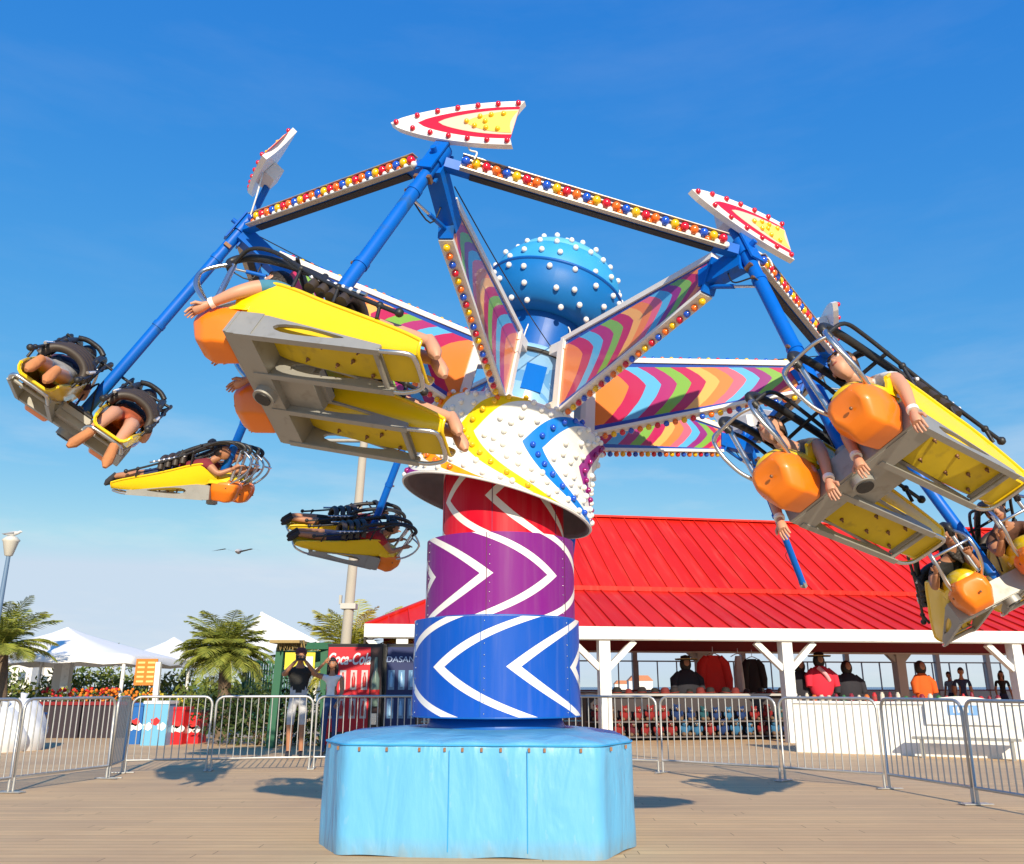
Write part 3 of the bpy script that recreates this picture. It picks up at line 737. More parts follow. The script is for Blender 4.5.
def hand_mesh(mb, wrist, d, palm_n, skin, s=1.0, side=1, curl=.35):
    """palm plus five fingers; d along the hand, palm_n out of the back"""
    d = d.normalized(); n = (palm_n - d * palm_n.dot(d)).normalized(); x = d.cross(n) * side
    mb.tube([wrist - d * .01 * s, wrist + d * .03 * s, wrist + d * .07 * s, wrist + d * .088 * s], [.02 * s, .029 * s, .033 * s, .027 * s], skin, 8)
    for i, (off, L) in enumerate(((-.026, .062), (-.009, .072), (.009, .068), (.025, .052))):
        b0 = wrist + d * .078 * s + x * off * s; a1 = (d - n * curl * .5 + x * off * 3).normalized(); a2 = (d - n * curl * 1.3 + x * off * 2).normalized()
        mb.tube([b0, b0 + a1 * L * .5 * s, b0 + (a1 * .5 + a2 * .5) * L * s], [.0095 * s, .0085 * s, .006 * s], skin, 6)
    b0 = wrist + d * .03 * s - x * .022 * s; a1 = (d * .7 - x * .75).normalized(); mb.tube([b0, b0 + a1 * .035 * s, b0 + a1 * .04 * s + d * .025 * s], [.012 * s, .010 * s, .007 * s], skin, 6)
EDG = [('pelvis', 'waist'), ('waist', 'chest'), ('chest', 'neck'), ('neck', 'head'), ('chest', 'shl'), ('shl', 'ell'), ('ell', 'wrl'), ('chest', 'shr'), ('shr', 'elr'), ('elr', 'wrr'),
       ('pelvis', 'hpl'), ('hpl', 'knl'), ('knl', 'anl'), ('anl', 'tol'), ('pelvis', 'hpr'), ('hpr', 'knr'), ('knr', 'anr'), ('anr', 'tor')]
RAD = dict(pelvis=(.125, .10), waist=(.115, .09), chest=(.135, .10), neck=.05, head=.052, shl=.062, shr=.062, ell=.041, elr=.041, wrl=.026, wrr=.026,
           hpl=.088, hpr=.088, knl=.058, knr=.058, anl=.036, anr=.036, tol=.03, tor=.03)
def person(label, J_, M, skin='a', shirt=None, short=None, shoe=None, hair='dark', long=False, face=None, upv=None, s=1.0, group=None, sleeve=.5, shortlen=.75, sub=1, hat=None, hands=True, curl=.35, extra=None):
    """J_: joints in local coordinates; M: placement"""
    J_ = {k: Vector(v) for k, v in J_.items()}; rd = {k: (tuple(q * s for q in v) if isinstance(v, tuple) else v * s) for k, v in RAD.items()}
    vs, fs = skin_body(J_, EDG, rd, sub=sub)
    sk = SKINS[skin]; mb = MB()
    b = len(mb.v); mb.v += vs
    def segd(p, a, c):
        ab = c - a; t = max(0, min(1, (p - a).dot(ab) / max(1e-9, ab.length_squared))); return (p - a - ab * t).length, t
    for f in fs:
        cpt = sum((vs[i] for i in f), Vector()) / len(f)
        best = min(((segd(cpt, J_[a], J_[c])[0] / (.6 if a in ('waist', 'pelvis') and c in ('chest', 'waist') else 1), a, c, segd(cpt, J_[a], J_[c])[1]) for a, c in EDG), key=lambda q: q[0])
        _, a, c, t = best; m_ = sk
        if c in ('waist', 'chest') or (a == 'chest' and c in ('shl', 'shr')): m_ = shirt or sk
        elif a == 'chest' and c == 'neck': m_ = (shirt or sk) if t < .55 else sk
        elif a in ('shl', 'shr'): m_ = (shirt or sk) if t < sleeve else sk
        elif c in ('hpl', 'hpr'): m_ = short or sk
        elif a in ('hpl', 'hpr'): m_ = (short or sk) if t < shortlen or shortlen > 1 else sk
        elif a in ('knl', 'knr'): m_ = (short or sk) if t < shortlen - 1 else sk
        elif c in ('tol', 'tor'): m_ = shoe or sk
        if c == 'waist' and t < .06: m_ = short or sk
        mb.f.append([b + i for i in f]); mb.mi.append(mb.mid(m_)); mb.sm.append(True)
    fc = Vector(face or (0, 1, 0)).normalized(); up = Vector(upv or (0, 0, 1)); up = (up - fc * up.dot(fc)).normalized(); hx = fc.cross(up)
    HM = frame(J_['head'] + up * .05 * s + fc * .012 * s, hx, fc, up)
    head_mesh(mb, HM, sk, s)
    if hands:
        for a_, w_, sd in (('ell', 'wrl', 1), ('elr', 'wrr', -1)):
            d = (J_[w_] - J_[a_]); hand_mesh(mb, J_[w_], d, Vector((0, 1, .3)) if abs(d.normalized().y) < .8 else Vector((0, 0, 1)), sk, s, sd, curl)
    for a_, t_ in (('anl', 'tol'), ('anr', 'tor')):
        d = (J_[t_] - J_[a_]).normalized(); mb.tube([J_[a_] - d * .03 * s, J_[a_].lerp(J_[t_], .5), J_[t_], J_[t_] + d * .045 * s], [.034 * s, .04 * s, .04 * s, .016 * s], shoe or sk, 8)
    root = thing('person', label, 'person', M=M, group=group)
    bd = obj('body', mb, root)
    if hair:
        hm = MB(); hair_mesh(hm, HM, HAIRS[hair], long, s); obj('hair', hm, root)
    if hat:
        hm = MB(); hm.lathe([(.093 * s, .03 * s), (.09 * s, .08 * s), (.06 * s, .125 * s), (0, .135 * s)], hat, HM, 20); hm.prism([(-.06 * s, .07 * s), (.06 * s, .07 * s), (.05 * s, .15 * s), (-.05 * s, .15 * s)], .01, hat, HM @ Matrix.Translation((0, 0, .035 * s))); obj('cap', hm, root)
    return root, bd

# ================================================================== GLIDERS
Wd = .29
def gusset(mb, x, m_):
    """tapered side plate with a long oval hole, in the yz plane at x"""
    outer = [(0.02, 0), (.02, .165), (-.10, .165), (-.834, .045), (-.834, 0)]
    hole = []
    for i in range(16):
        a = 2 * PI * i / 16; cy_ = -.17 - .13 * (1 - math.cos(a)) * 1.7; hh = .048 - .034 * (1 - math.cos(a)) / 2
        hole.append((cy_, .088 - .012 * (1 - math.cos(a)) + hh * math.sin(a)))
    # bridge ring by building strips from outline samples to hole samples
    out = []
    cyc_ = [(-.5, .165 - .120 * (.4 / .734)), ]
    n = 16
    hc = (-.35, .07)
    import bisect
    def raycast(a):
        dx, dy = math.cos(a), math.sin(a); bt = None
        for i in range(len(outer)):
            x1, y1 = outer[i]; x2, y2 = outer[(i + 1) % len(outer)]; ex, ey = x2 - x1, y2 - y1; den = dx * ey - dy * ex
            if abs(den) < 1e-12: continue
            t = ((x1 - hc[0]) * ey - (y1 - hc[1]) * ex) / den; u = ((x1 - hc[0]) * dy - (y1 - hc[1]) * dx) / den
            if t > 0 and -1e-6 <= u <= 1 + 1e-6 and (bt is None or t < bt): bt = t
        return (hc[0] + dx * bt, hc[1] + dy * bt)
    angs = sorted(set([math.atan2(h[1] - hc[1], h[0] - hc[0]) % (2 * PI) for h in hole] + [math.atan2(p[1] - hc[1], p[0] - hc[0]) % (2 * PI) for p in outer]))
    def inner(a):
        # hole polygon radius at angle a
        dx, dy = math.cos(a), math.sin(a); bt = None
        for i in range(len(hole)):
            x1, y1 = hole[i]; x2, y2 = hole[(i + 1) % len(hole)]; ex, ey = x2 - x1, y2 - y1; den = dx * ey - dy * ex
            if abs(den) < 1e-12: continue
            t = ((x1 - hc[0]) * ey - (y1 - hc[1]) * ex) / den; u = ((x1 - hc[0]) * dy - (y1 - hc[1]) * dx) / den
            if t > 0 and -1e-6 <= u <= 1 + 1e-6 and (bt is None or t > bt): bt = t
        return (hc[0] + dx * bt, hc[1] + dy * bt) if bt else hc
    O = [raycast(a) for a in angs]; I = [inner(a) for a in angs]; n = len(angs); tk = .009
    vs = []
    for sx in (-tk, tk): vs += [(x + sx, p[0], p[1]) for p in O] + [(x + sx, p[0], p[1]) for p in I]
    fs = []
    for i in range(n):
        j = (i + 1) % n
        fs += [(i, j, n + j, n + i), (2 * n + j, 2 * n + i, 3 * n + i, 3 * n + j), (i, 2 * n + i, 2 * n + j, j), (n + j, 3 * n + j, 3 * n + i, n + i)]
    mb.add(vs, fs, m_)
    mb.box((x, -.41, .0), (.035, .86, .012), m_)          # bottom flange
def make_glider():
    root = thing('glider_car', 'x', 'ride car')
    mb = MB()
    for x in (-1.5, -.5, .5, 1.5): gusset(mb, x * Wd, GREY)
    mb.box((0, .0, .085), (3 * Wd + .03, .15, .17), GREY); mb.box((0, .085, .085), (3 * Wd + .036, .02, .16), GREY)
    mb.tube([(0, 0, -.05), (0, 0, .22)], .065, GREY, 20); mb.tube([(0, 0, -.058), (0, 0, -.051)], .048, BLK, 16)
    mb.box((0, -.15, .10), (Wd - .02, .3, .11), GREY)
    fr = obj('frame', mb, root)
    for sx in (-1, 1):
        xo = sx * Wd
        mb = MB(); hw = Wd / 2
        mb.tube(smooth_path([(xo - hw, -.82, .008), (xo - hw, -.9, .012), (xo - hw + .02, -.985, .03), (xo - hw + .07, -1.01, .035), (xo + hw - .07, -1.01, .035), (xo + hw - .02, -.985, .03), (xo + hw, -.9, .012), (xo + hw, -.82, .008)], 4), .013, STEEL, 8)
        mb.tube([(xo - hw, -.80, .02), (xo + hw, -.80, .02)], .014, GREY, 8)
        obj('rear_loop', mb, fr)
        # tray: bottom sheet + outer shell
        st = [(.16, .22, .30), (.02, .17, .40), (-.15, .12, .375), (-.35, .09, .31), (-.55, .07, .25), (-.75, .055, .20), (-.92, .05, .155), (-1.02, .06, .12)]
        mb = MB(); vs = []; nn = 13
        for y, zb, zt in st:
            ww = (.135 if y > -.6 else .135 - .03 * (-.6 - y) / .4); ow = ww + .035
            for i in range(nn):
                q = i / (nn - 1) * 2 - 1           # -1..1 across, sides curve up to the rim
                a_ = abs(q)
                if a_ < .5: xx_, zz_ = q / .5 * ww * .92, zb
                else:
                    tt = (a_ - .5) / .5; xx_ = math.copysign(ww * .92 + (ow - ww * .92) * math.sin(tt * PI / 2), q); zz_ = zb + (zt - zb) * (1 - math.cos(tt * PI / 2)) ** .8 if tt < 1 else zt
                vs.append(Vector((xo + xx_, y, zz_)))
        K = len(st); off = .012
        vs2 = [v + Vector(((xo - v.x) * .07, 0, off)) for v in vs]
        fs = [(j * nn + i, j * nn + i + 1, (j + 1) * nn + i + 1, (j + 1) * nn + i) for j in range(K - 1) for i in range(nn - 1)]
        # denser along the length
        T = nn * K
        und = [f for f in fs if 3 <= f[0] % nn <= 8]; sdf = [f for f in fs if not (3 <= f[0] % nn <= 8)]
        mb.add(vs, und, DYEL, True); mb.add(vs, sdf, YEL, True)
        mb.add(vs2, [f[::-1] for f in fs], YEL, True)
        edge = [(j * nn, (j + 1) * nn, T + (j + 1) * nn, T + j * nn) for j in range(K - 1)] + [((j + 1) * nn + nn - 1, j * nn + nn - 1, T + j * nn + nn - 1, T + (j + 1) * nn + nn - 1) for j in range(K - 1)]
        edge += [(i + 1, i, T + i, T + i + 1) for i in range(nn - 1)] + [((K - 1) * nn + i, (K - 1) * nn + i + 1, T + (K - 1) * nn + i + 1, T + (K - 1) * nn + i) for i in range(nn - 1)]
        mb.add(vs + vs2, edge, YEL, True)
        for s2 in (0, nn - 1): mb.tube(smooth_path([vs[j * nn + s2] + Vector((0, 0, .002)) for j in range(K)], 4), .011, YEL, 8)
        mb.tube([vs[(K - 1) * nn + i] for i in range(nn)], .01, YEL, 6)
        tray = obj('tray', mb, root)
        for bx, by in ((-.07, -.25), (.07, -.3), (-.06, -.45), (.06, -.5), (0, -.62), (-.08, -.68), (.08, -.72)):
            mb = MB(); zb = .12 + (by + .15) * .12; mb.ball((xo + bx, by, zb - .008), .012, BOLT, 8, 5); mb.tube([(xo + bx, by, zb - .03), (xo + bx, by, zb)], .005, BOLT, 6); obj('bolt', mb, tray)
        mb = MB(); mb.box((xo, -.8, .05), (Wd * .9, .03, .012), GREY); obj('cross_strap', mb, tray)
        # orange nose pad: rounded dome in front of the cross beam
        sec = [(-.72, 1), (0, 1.06), (.72, 1), (1, .55), (1, -.15), (.60, -1), (-.60, -1), (-1, -.15), (-1, .55)]
        bm = bmesh.new(); rings = []
        for y, sc_, dz in ((.095, .90, .01), (.20, 1.0, 0), (.30, .98, -.005), (.375, .80, -.005), (.40, .56, -.005)):
            rings.append([bm.verts.new((xo + .150 * q[0] * sc_, y - (.05 * max(0, -q[1]) if y > .25 else 0), .125 + dz + .142 * q[1] * (sc_ if y > .2 else .94))) for q in sec])
        ns_ = len(sec)
        for i in range(4):
            for j in range(ns_): bm.faces.new((rings[i][j], rings[i][(j + 1) % ns_], rings[i + 1][(j + 1) % ns_], rings[i + 1][j]))
        bm.faces.new(rings[0][::-1]); bm.faces.new(rings[4]); bmesh.ops.recalc_face_normals(bm, faces=bm.faces)
        hard = [e for e in bm.edges if len(e.link_faces) == 2 and e.calc_face_angle(0) > R(14)]
        bmesh.ops.bevel(bm, geom=hard, offset=.016, segments=3, affect='EDGES', profile=.5)
        bm.verts.index_update(); mb = MB(); mb.add([v.co.copy() for v in bm.verts], [tuple(v.index for v in f.verts) for f in bm.faces], ORA, True); bm.free()
        for bx, by, bz, bmm in ((-.07, .388, .175, WBOLT), (-.02, .392, .09, BOLT), (.147, .27, .15, BOLT)): mb.ball((xo + bx, by, bz), .010, bmm, 8, 5)
        nose = obj('nose_pad', mb, root)
        mb = MB(); pass
        vs = []
        for i in range(9):
            y = .09 + .285 * i / 8
            for j in range(11):
                q = j / 10 * 2 - 1; vs.append((xo + q * .15 * (1 - .25 * (i / 8) ** 2), y - .03 * q * q, .305 + .05 * (1 - q * q) * (1 - .5 * (i / 8) ** 2) - .07 * (i / 8) ** 4 - .06 * q ** 4))
        mb = MB(); fs = [(i * 11 + j, (i + 1) * 11 + j, (i + 1) * 11 + j + 1, i * 11 + j + 1) for i in range(8) for j in range(10)]
        mb.add(vs, fs, YEL, True); mb.add([(x, y, z - .05) for x, y, z in vs], [f[::-1] for f in fs], YEL, True)
        bd_ = [i * 11 for i in range(9)]; 
        for A, B in ((0, 1),):
            n9 = len(vs); al = vs + [(x, y, z - .05) for x, y, z in vs]
            rim = list(range(11)) + [i * 11 + 10 for i in range(1, 9)] + [88 + j for j in range(9, -1, -1)] + [i * 11 for i in range(7, 0, -1)]
            mb.add(al, [(rim[i], rim[(i + 1) % len(rim)], n9 + rim[(i + 1) % len(rim)], n9 + rim[i]) for i in range(len(rim))], YEL, True)
        obj('chin_pad', mb, nose)
        # steel hand loop bent forwards from the nose
        mb = MB()
        for s2 in (-1, 1):
            hx_ = xo + s2 * .125
            mb.tube(smooth_path([(hx_, .30, .20), (hx_ + s2 * .03, .40, .26), (hx_ + s2 * .035, .50, .36), (hx_ + s2 * .03, .53, .47), (hx_ + s2 * .01, .46, .56), (hx_ - s2 * .01, .40, .60)], 5), .0125, STEEL, 8)
            mb.tube([(hx_, .31, .24), (hx_ - s2 * .01, .40, .60)], .017, STEEL, 8)
        mb.tube(smooth_path([(xo - .155, .53, .45), (xo - .08, .57, .44), (xo + .08, .57, .44), (xo + .155, .53, .45)], 5), .011, STEEL, 8)
        obj('hand_loop', mb, root)
        # padded over-body restraint
        mb = MB()
        for s2 in (-1, 1):
            hx_ = xo + s2 * .115
            mb.tube(smooth_path([(hx_, .40, .56), (hx_, .44, .62), (hx_, .37, .67), (hx_, .22, .675), (hx_, .02, .635), (hx_ * 1 + s2 * .01, -.18, .56), (hx_ + s2 * .02, -.32, .48)], 5), .025, BLK, 10)
            mb.tube([(hx_ + s2 * .02, -.25, .55), (hx_ + s2 * .045, -.33, .36)], .02, BLK, 8)
        mb.tube(smooth_path([(xo - .115, .02, .66), (xo - .05, .03, .69), (xo + .05, .03, .69), (xo + .115, .02, .66)], 4), .022, BLK, 8)
        rs = obj('restraint', mb, root)
        mb = MB()
        for q in range(4):
            y = -.24 - .08 * q; z = .455 - .028 * q
            mb.tube(smooth_path([(xo - .17, y, z - .06), (xo - .145, y, z + .02), (xo - .08, y, z + .07), (xo, y, z + .085), (xo + .08, y, z + .07), (xo + .145, y, z + .02), (xo + .17, y, z - .06)], 4), .034, BRN, 10)
        obj('back_roll', mb, rs)
        for s2 in (-1, 1):
            mb = MB()
            for q in range(7): mb.ball((xo + s2 * .18, -.22 - .055 * q, .48 - .0144 * q), .014, WBOLT, 6, 5)
            mb.tube([(xo + s2 * .175, -.2, .487), (xo + s2 * .175, -.6, .382)], .012, STEEL, 6); obj('ratchet_chain', mb, rs)
        # long side rail with stand-offs
        mb = MB()
        for s2 in (-1, 1):
            hx_ = xo + s2 * .185
            mb.tube(smooth_path([(xo + s2 * .12, .40, .60), (hx_, .30, .67), (hx_, .12, .66), (hx_, -.2, .50), (hx_, -.5, .375), (hx_, -.85, .255)], 5), .0125, BLK, 8)
            for y, zr, zt in ((-.12, .535, .38), (-.42, .41, .295), (-.72, .30, .21)):
                mb.tube([(hx_, y, zr), (hx_ - s2 * .01, y - .02, zt)], .011, BLK, 6); mb.ball((hx_, y, zr), .022, BLK, 8, 6)
            mb.ball((hx_, -.85, .26), .026, BLK, 8, 6)
        obj('side_rail', mb, root)
    mb = MB(); mb.tube([(-Wd * 1.65, -.05, .62), (-.2, -.02, .60), (.2, -.02, .60), (Wd * 1.65, -.05, .62)], .012, BLK, 8)
    mb.tube(smooth_path([(-.08, .02, .2), (-.1, .1, .35), (-.06, .0, .45), (-.02, -.1, .35), (.06, -.15, .2)], 5), .008, BLK, 6)
    mb.box((0, -.3, .12), (Wd - .06, .06, .05), GREY); mb.tube([(-.1, -.3, .16), (.1, -.3, .16)], .02, BLK, 8)
    mb.tube([(0, -.12, .13), (0, -.3, .15)], .02, BLK, 8)
    obj('brace_set', mb, root)
    return root
proto = make_glider()
def pose(k):
    if k == 0: f = Vector((-.94, .26, .22)); o = Vector((-.15, -.89, .43))
    elif k == 6: f = Vector((.97, .06, -.06)); o = Vector((-.06, .97, .2))
    elif k == 1: f = Vector((-.84, -.52, .18)); o = Vector((.54, -.72, .45))
    else:
        up = (J[k] - E_[k]).normalized(); t = -N.cross(rad(k)); f = (t - up * t.dot(up)).normalized(); o = -f.cross(up)
    f = f.normalized(); x = -(o - f * o.dot(f)).normalized(); z = x.cross(f)
    M = frame(E_[k], x, f, z)
    return M @ Matrix.Rotation(R(7), 4, 'X') if k == 2 else (M @ Matrix.Rotation(R(-5), 4, 'X') if k == 7 else M)
GL = {}
GLAB = {0: 'yellow two-seat glider car with grey underside, nearest the camera at upper left', 1: 'yellow and orange two-seat glider car with grey underside, large at upper right',
        7: 'glider car at far left edge seen from behind with brown back rolls', 6: 'small glider car with yellow shell hanging below the left arms',
        5: 'glider car just left of the purple drum, in front of the light pole', 2: 'glider car at right edge facing the viewer over the red roof'}
for i, k in enumerate((0, 1, 7, 6, 5, 2)):
    o = proto if i == 0 else copy_tree(proto)
    o.matrix_world = pose(k); o['label'] = GLAB[k]; o['group'] = 'glider cars hanging from the ride'; GL[k] = o
# riders lying prone in the trays (local glider coordinates)
def rider_joints(xo, arms='down', legs=0, v=0):
    j = dict(pelvis=(xo, -.40, .30), waist=(xo, -.25, .34), chest=(xo, -.06, .42), neck=(xo, .09, .49), head=(xo, .15, .53),
             hpl=(xo - .065, -.47, .26), knl=(xo - .075, -.76, .235), anl=(xo - .06, -1.02, .20), tol=(xo - .065, -1.08, .12),
             hpr=(xo + .065, -.47, .26), knr=(xo + .075, -.76, .235), anr=(xo + .06, -1.02, .20), tor=(xo + .065, -1.09, .12),
             shl=(xo - .145, .02, .43), shr=(xo + .145, .02, .43))
    if v: j.update(chest=(xo, .0, .43), neck=(xo, .12, .51), head=(xo, .19, .565), shl=(xo - .145, .04, .45), shr=(xo + .145, .04, .45))
    if arms == 'down': j.update(ell=(xo - .20, .10, .22), wrl=(xo - .19, .14, .02), elr=(xo + .20, .10, .22), wrr=(xo + .19, .14, .02))
    elif arms == 'fwd': j.update(ell=(xo - .20, .15, .27), wrl=(xo - .185, .28, .17), elr=(xo + .20, .15, .27), wrr=(xo + .185, .28, .17))
    else: j.update(ell=(xo - .19, .18, .30), wrl=(xo - .15, .33, .38), elr=(xo + .19, .18, .30), wrr=(xo + .15, .33, .38))
    return j
RID = [(0, -1, 'fwd', 'a', 'teal', (.05, .2, .3), 'navy', (.02, .03, .09), 'dark', 0, 'dark-haired rider with pink forearms in the outer seat of the nearest glider car'),
       (0, 1, 'fwd', 'a', 'grey', (.3, .3, .33), 'black', (.02, .02, .02), 'brown', 0, 'rider in the inner, lower seat of the nearest yellow glider car'),
       (1, -1, 'down', 'a', 'white', (.7, .68, .65), 'navy', (.02, .03, .09), 'brown', 0, 'rider with bare arms hanging beside the highest orange nose at upper right'),
       (1, 1, 'down', 'a', 'dkgrey', (.1, .1, .12), 'blue', (.02, .08, .3), 'brown', 0, 'rider with white wristbands in the lower seat of the upper right glider car'),
       (7, -1, 'hold', 'a', 'plum', (.08, .03, .06), 'grey', (.3, .3, .33), 'dark', 1, 'rider seen from behind in the outer seat of the far left glider car'),
       (7, 1, 'hold', 'a', 'black', (.02, .02, .02), 'rust', (.45, .1, .04), 'dark', 0, 'rider with orange soles in the inner seat of the far left glider car'),
       (6, -1, 'hold', 'b', 'brown', (.12, .05, .03), 'black', (.02, .02, .02), 'dark', 0, 'brown-shirted rider in the outer seat of the small glider car at left'),
       (6, 1, 'hold', 'b', 'maroon', (.2, .02, .03), 'navy', (.02, .03, .09), 'dark', 0, 'maroon-shirted rider in the inner seat of the small glider car at left'),
       (5, -1, 'hold', 'b', 'maroon', (.2, .02, .03), 'black', (.02, .02, .02), 'dark', 0, 'rider in maroon shirt with dark shoes, outer seat just left of purple drum'),
       (5, 1, 'hold', 'b', 'red', (.4, .02, .02), 'navy', (.02, .03, .09), 'dark', 0, 'rider in the inner seat of the glider car left of the purple drum'),
       (2, -1, 'hold', 'b', 'brown', (.12, .05, .03), 'black', (.02, .02, .02), 'dark', 0, 'adult rider with short dark hair in the seat at the right photo edge'),
       (2, 1, 'hold', 'b', 'black', (.02, .02, .02), 'black', (.02, .02, .02), 'dark', 1, 'child rider with long dark hair behind an orange nose pad over the red roof')]
BAND = mat('wristband', (.85, .85, .82), .5)
for k, sx, arms, sk, cn, cc, sn, scc, hr, lg, lab in RID:
    face = (0, .94, .25) if k != 2 else tuple((pose(k).inverted() @ Vector((.15 if sx > 0 else .5, 0, HC + .3))) - Vector((sx * Wd, .2, .6)))
    jj = rider_joints(sx * Wd, arms, v=(k == 2))
    if k == 2 and sx > 0:
        for n_, dx in (('chest', .05), ('neck', .11), ('head', .15), ('shl', .06), ('shr', .06)): q = jj[n_]; jj[n_] = (q[0] - dx, q[1], q[2])
    if k == 7 and sx > 0: x_ = sx * Wd; jj.update(anl=(x_ - .10, -1.0, -.02), tol=(x_ - .13, -1.03, -.13), anr=(x_ + .09, -1.0, .0), tor=(x_ + .12, -1.04, -.11))
    sc = .94 if not (k == 2 and sx > 0) else .86
    rt, bd = person(lab, jj, pose(k), sk, cloth(cn, cc), cloth(sn, scc), cloth('shoe', (.03, .03, .035)) if k in (5, 6, 2) else (cloth('sole', (.5, .2, .08)) if k == 7 else None), hr, bool(lg), face=face, upv=(0, -.2, 1), s=sc, group='riders lying in the glider cars', sleeve=.35, sub=2 if k in (0, 1, 2) else 1, curl=.5)
    if arms in ('down', 'fwd'):
        for a_, w_ in (('ell', 'wrl'), ('elr', 'wrr')):
            hm = MB(); p, q = Vector(jj[w_]), Vector(jj[a_]); d = (q - p).normalized(); hm.tube([p + d * .01, p + d * .035], .031, BAND, 12); obj('wristband', hm, rt)
exec_marker = True
#@@PART2
# ================================================================== FENCE OF CROWD BARRIERS
FW = [(-118, 812), (10, 793), (108, 779), (122, 773), (208, 771), (311, 769), (425, 768), (542, 769), (661, 773), (783, 781), (888, 789), (976, 805), (1150, 838)]
BL = ['steel crowd barrier cut by the left photo edge', 'steel crowd barrier at left, in front of the white sacks', 'short angled steel crowd barrier seen almost edge-on at left', 'steel crowd barrier in front of the blue and red bins',
      'steel crowd barrier in front of the man in black', 'steel crowd barrier in front of the vending machines', 'steel crowd barrier hidden behind the blue base and lower drum', 'steel crowd barrier just right of the lower drum above the base',
      'steel crowd barrier between the first and second white posts', 'steel crowd barrier in front of the left end of the white wall', 'steel crowd barrier in front of the white wall sign board', 'steel crowd barrier leaving the photo at bottom right']
def barrier(a, b, label, lean=0):
    d = b - a; L = d.length; d.normalize(); H = 1.06
    root = thing('crowd_barrier', label, 'barrier', a, math.atan2(d.y, d.x), 'crowd barriers round the ride')
    root.rotation_euler = (lean, 0, math.atan2(d.y, d.x))
    mb = MB(); r = .12
    top = [(.03, 0, .17)] + [(.03, 0, H - r)] + [(.03 + r * (1 - math.cos(q)), 0, H - r + r * math.sin(q)) for q in (.4, .8, 1.2)] + [(.03 + r, 0, H)] + [(L - .03 - r, 0, H)] + [(L - .03 - r * (1 - math.cos(q)), 0, H - r + r * math.sin(q)) for q in (1.2, .8, .4)] + [(L - .03, 0, H - r), (L - .03, 0, .17)]
    mb.tube(top, .019, CHROME, 8, close=True); obj('frame', mb, root)
    mb = MB(); n = max(4, int(L / .103))
    for i in range(1, n): x = .03 + (L - .06) * i / n; mb.tube([(x, 0, .18), (x, 0, H - .005)], .0085, CHROME, 6, caps=False)
    obj('bars', mb, root)
    for x in (.035, L - .035):
        mb = MB(); mb.tube([(x, 0, .17), (x, 0, .02)], .018, CHROME, 8); mb.box((x, 0, .012), (.05, .34, .012), CHROME); obj('foot', mb, root)
    return root
P = [ground(*q) for q in FW]
for i in range(len(P) - 1): barrier(P[i], P[i + 1], BL[i], R(random.uniform(-1, 1)))

# ================================================================== PAVILION
RED = SH('red_standing_seam', .5, 0); RED.b.inputs['Specular IOR Level'].default_value = .25
def redm():
    s = RED; tc = s.new('ShaderNodeTexCoord'); no = s.new('ShaderNodeTexNoise'); no.inputs['Scale'].default_value = .7; no.inputs['Detail'].default_value = 7
    s.ln(tc.outputs['Object'], no.inputs['Vector']); sp = s.new('ShaderNodeSeparateXYZ'); s.ln(tc.outputs['Object'], sp.inputs[0]); wn = s.new('ShaderNodeTexWhiteNoise'); wn.noise_dimensions = '1D'; s.ln(s.mth('FLOOR', s.mth('DIVIDE', sp.outputs[0], .46)), wn.inputs['W'])
    n2 = s.new('ShaderNodeTexNoise'); n2.inputs['Scale'].default_value = 2.5; n2.inputs['Detail'].default_value = 6; mp = s.new('ShaderNodeMapping'); mp.inputs['Scale'].default_value = (3, .3, .3); s.ln(tc.outputs['Object'], mp.inputs[0]); s.ln(mp.outputs[0], n2.inputs['Vector'])
    c = s.mix(s.mth('ADD', s.mth('MULTIPLY', no.outputs[0], .6), s.mth('MULTIPLY', wn.outputs[0], .4)), (.50, .008, .003), (.76, .028, .014))
    c = s.mix(s.mth('MULTIPLY', s.mth('MAXIMUM', s.mth('SUBTRACT', n2.outputs[0], .52), 0), 1.6), c, (.72, .10, .07))
    s.ln(c, s.b.inputs['Base Color']); bp = s.new('ShaderNodeBump'); bp.inputs['Strength'].default_value = .5; bp.inputs['Distance'].default_value = .03; s.ln(no.outputs[0], bp.inputs['Height']); s.ln(bp.outputs[0], s.b.inputs['Normal'])
redm(); DRED = mat('maroon_beam', (.22, .008, .012), .5, 0, .1, 3)
SHADEW = mat('shaded_white', (.62, .6, .57), .6, 0, .08, 4)  # white darkened in its colour to stand for shade under the roof
BO = Vector((-3.1, 18.6, 0)); bd = Vector((1, .17, 0)).normalized(); bn = Vector((-bd.y, bd.x, 0))
BM = frame(BO, bd, bn, Vector((0, 0, 1)))     # local: x along the eave, y back, z up
pav = thing('pavilion', 'open white timber pavilion with a bright red standing seam metal roof', 'pavilion', M=BM)
LX = 27.; ze = 2.48; D1, z1 = 2.9, 3.62; D2, z2 = 6.6, 6.3; DB = 13.2; zb = 3.0
def slope_pt(x, y, z): return Vector((x, y, z))
hx1, hx2 = 2.3, 5.5        # hip insets on the left end
mb = MB()
A0, A1 = Vector((0, 0, ze)), Vector((LX, 0, ze)); B0, B1 = Vector((hx1, D1, z1)), Vector((LX, D1, z1)); C0, C1 = Vector((hx2, D2, z2)), Vector((LX, D2, z2))
Cb0 = Vector((hx2, D2 + .02, z2)); Ab0 = Vector((0, DB, zb)); Ab1 = Vector((LX, DB, zb)); Bb0 = Vector((hx1, DB - D1, z1 + .35)); Bb1 = Vector((LX, DB - D1, z1 + .35))
def quad(a, b, c, d, m_, mb=mb): mb.add([a, b, c, d], [(0, 1, 2, 3)], m_)
up_ = Vector((0, 0, .10))
quad(A0, A1, B1, B0, RED.m); quad(B0 + up_, B1 + up_, C1, C0, RED.m); quad(A0, B0, Bb0, Ab0, RED.m); mb.add([B0 + up_, C0, Bb0 + up_], [(0, 1, 2)], RED.m)
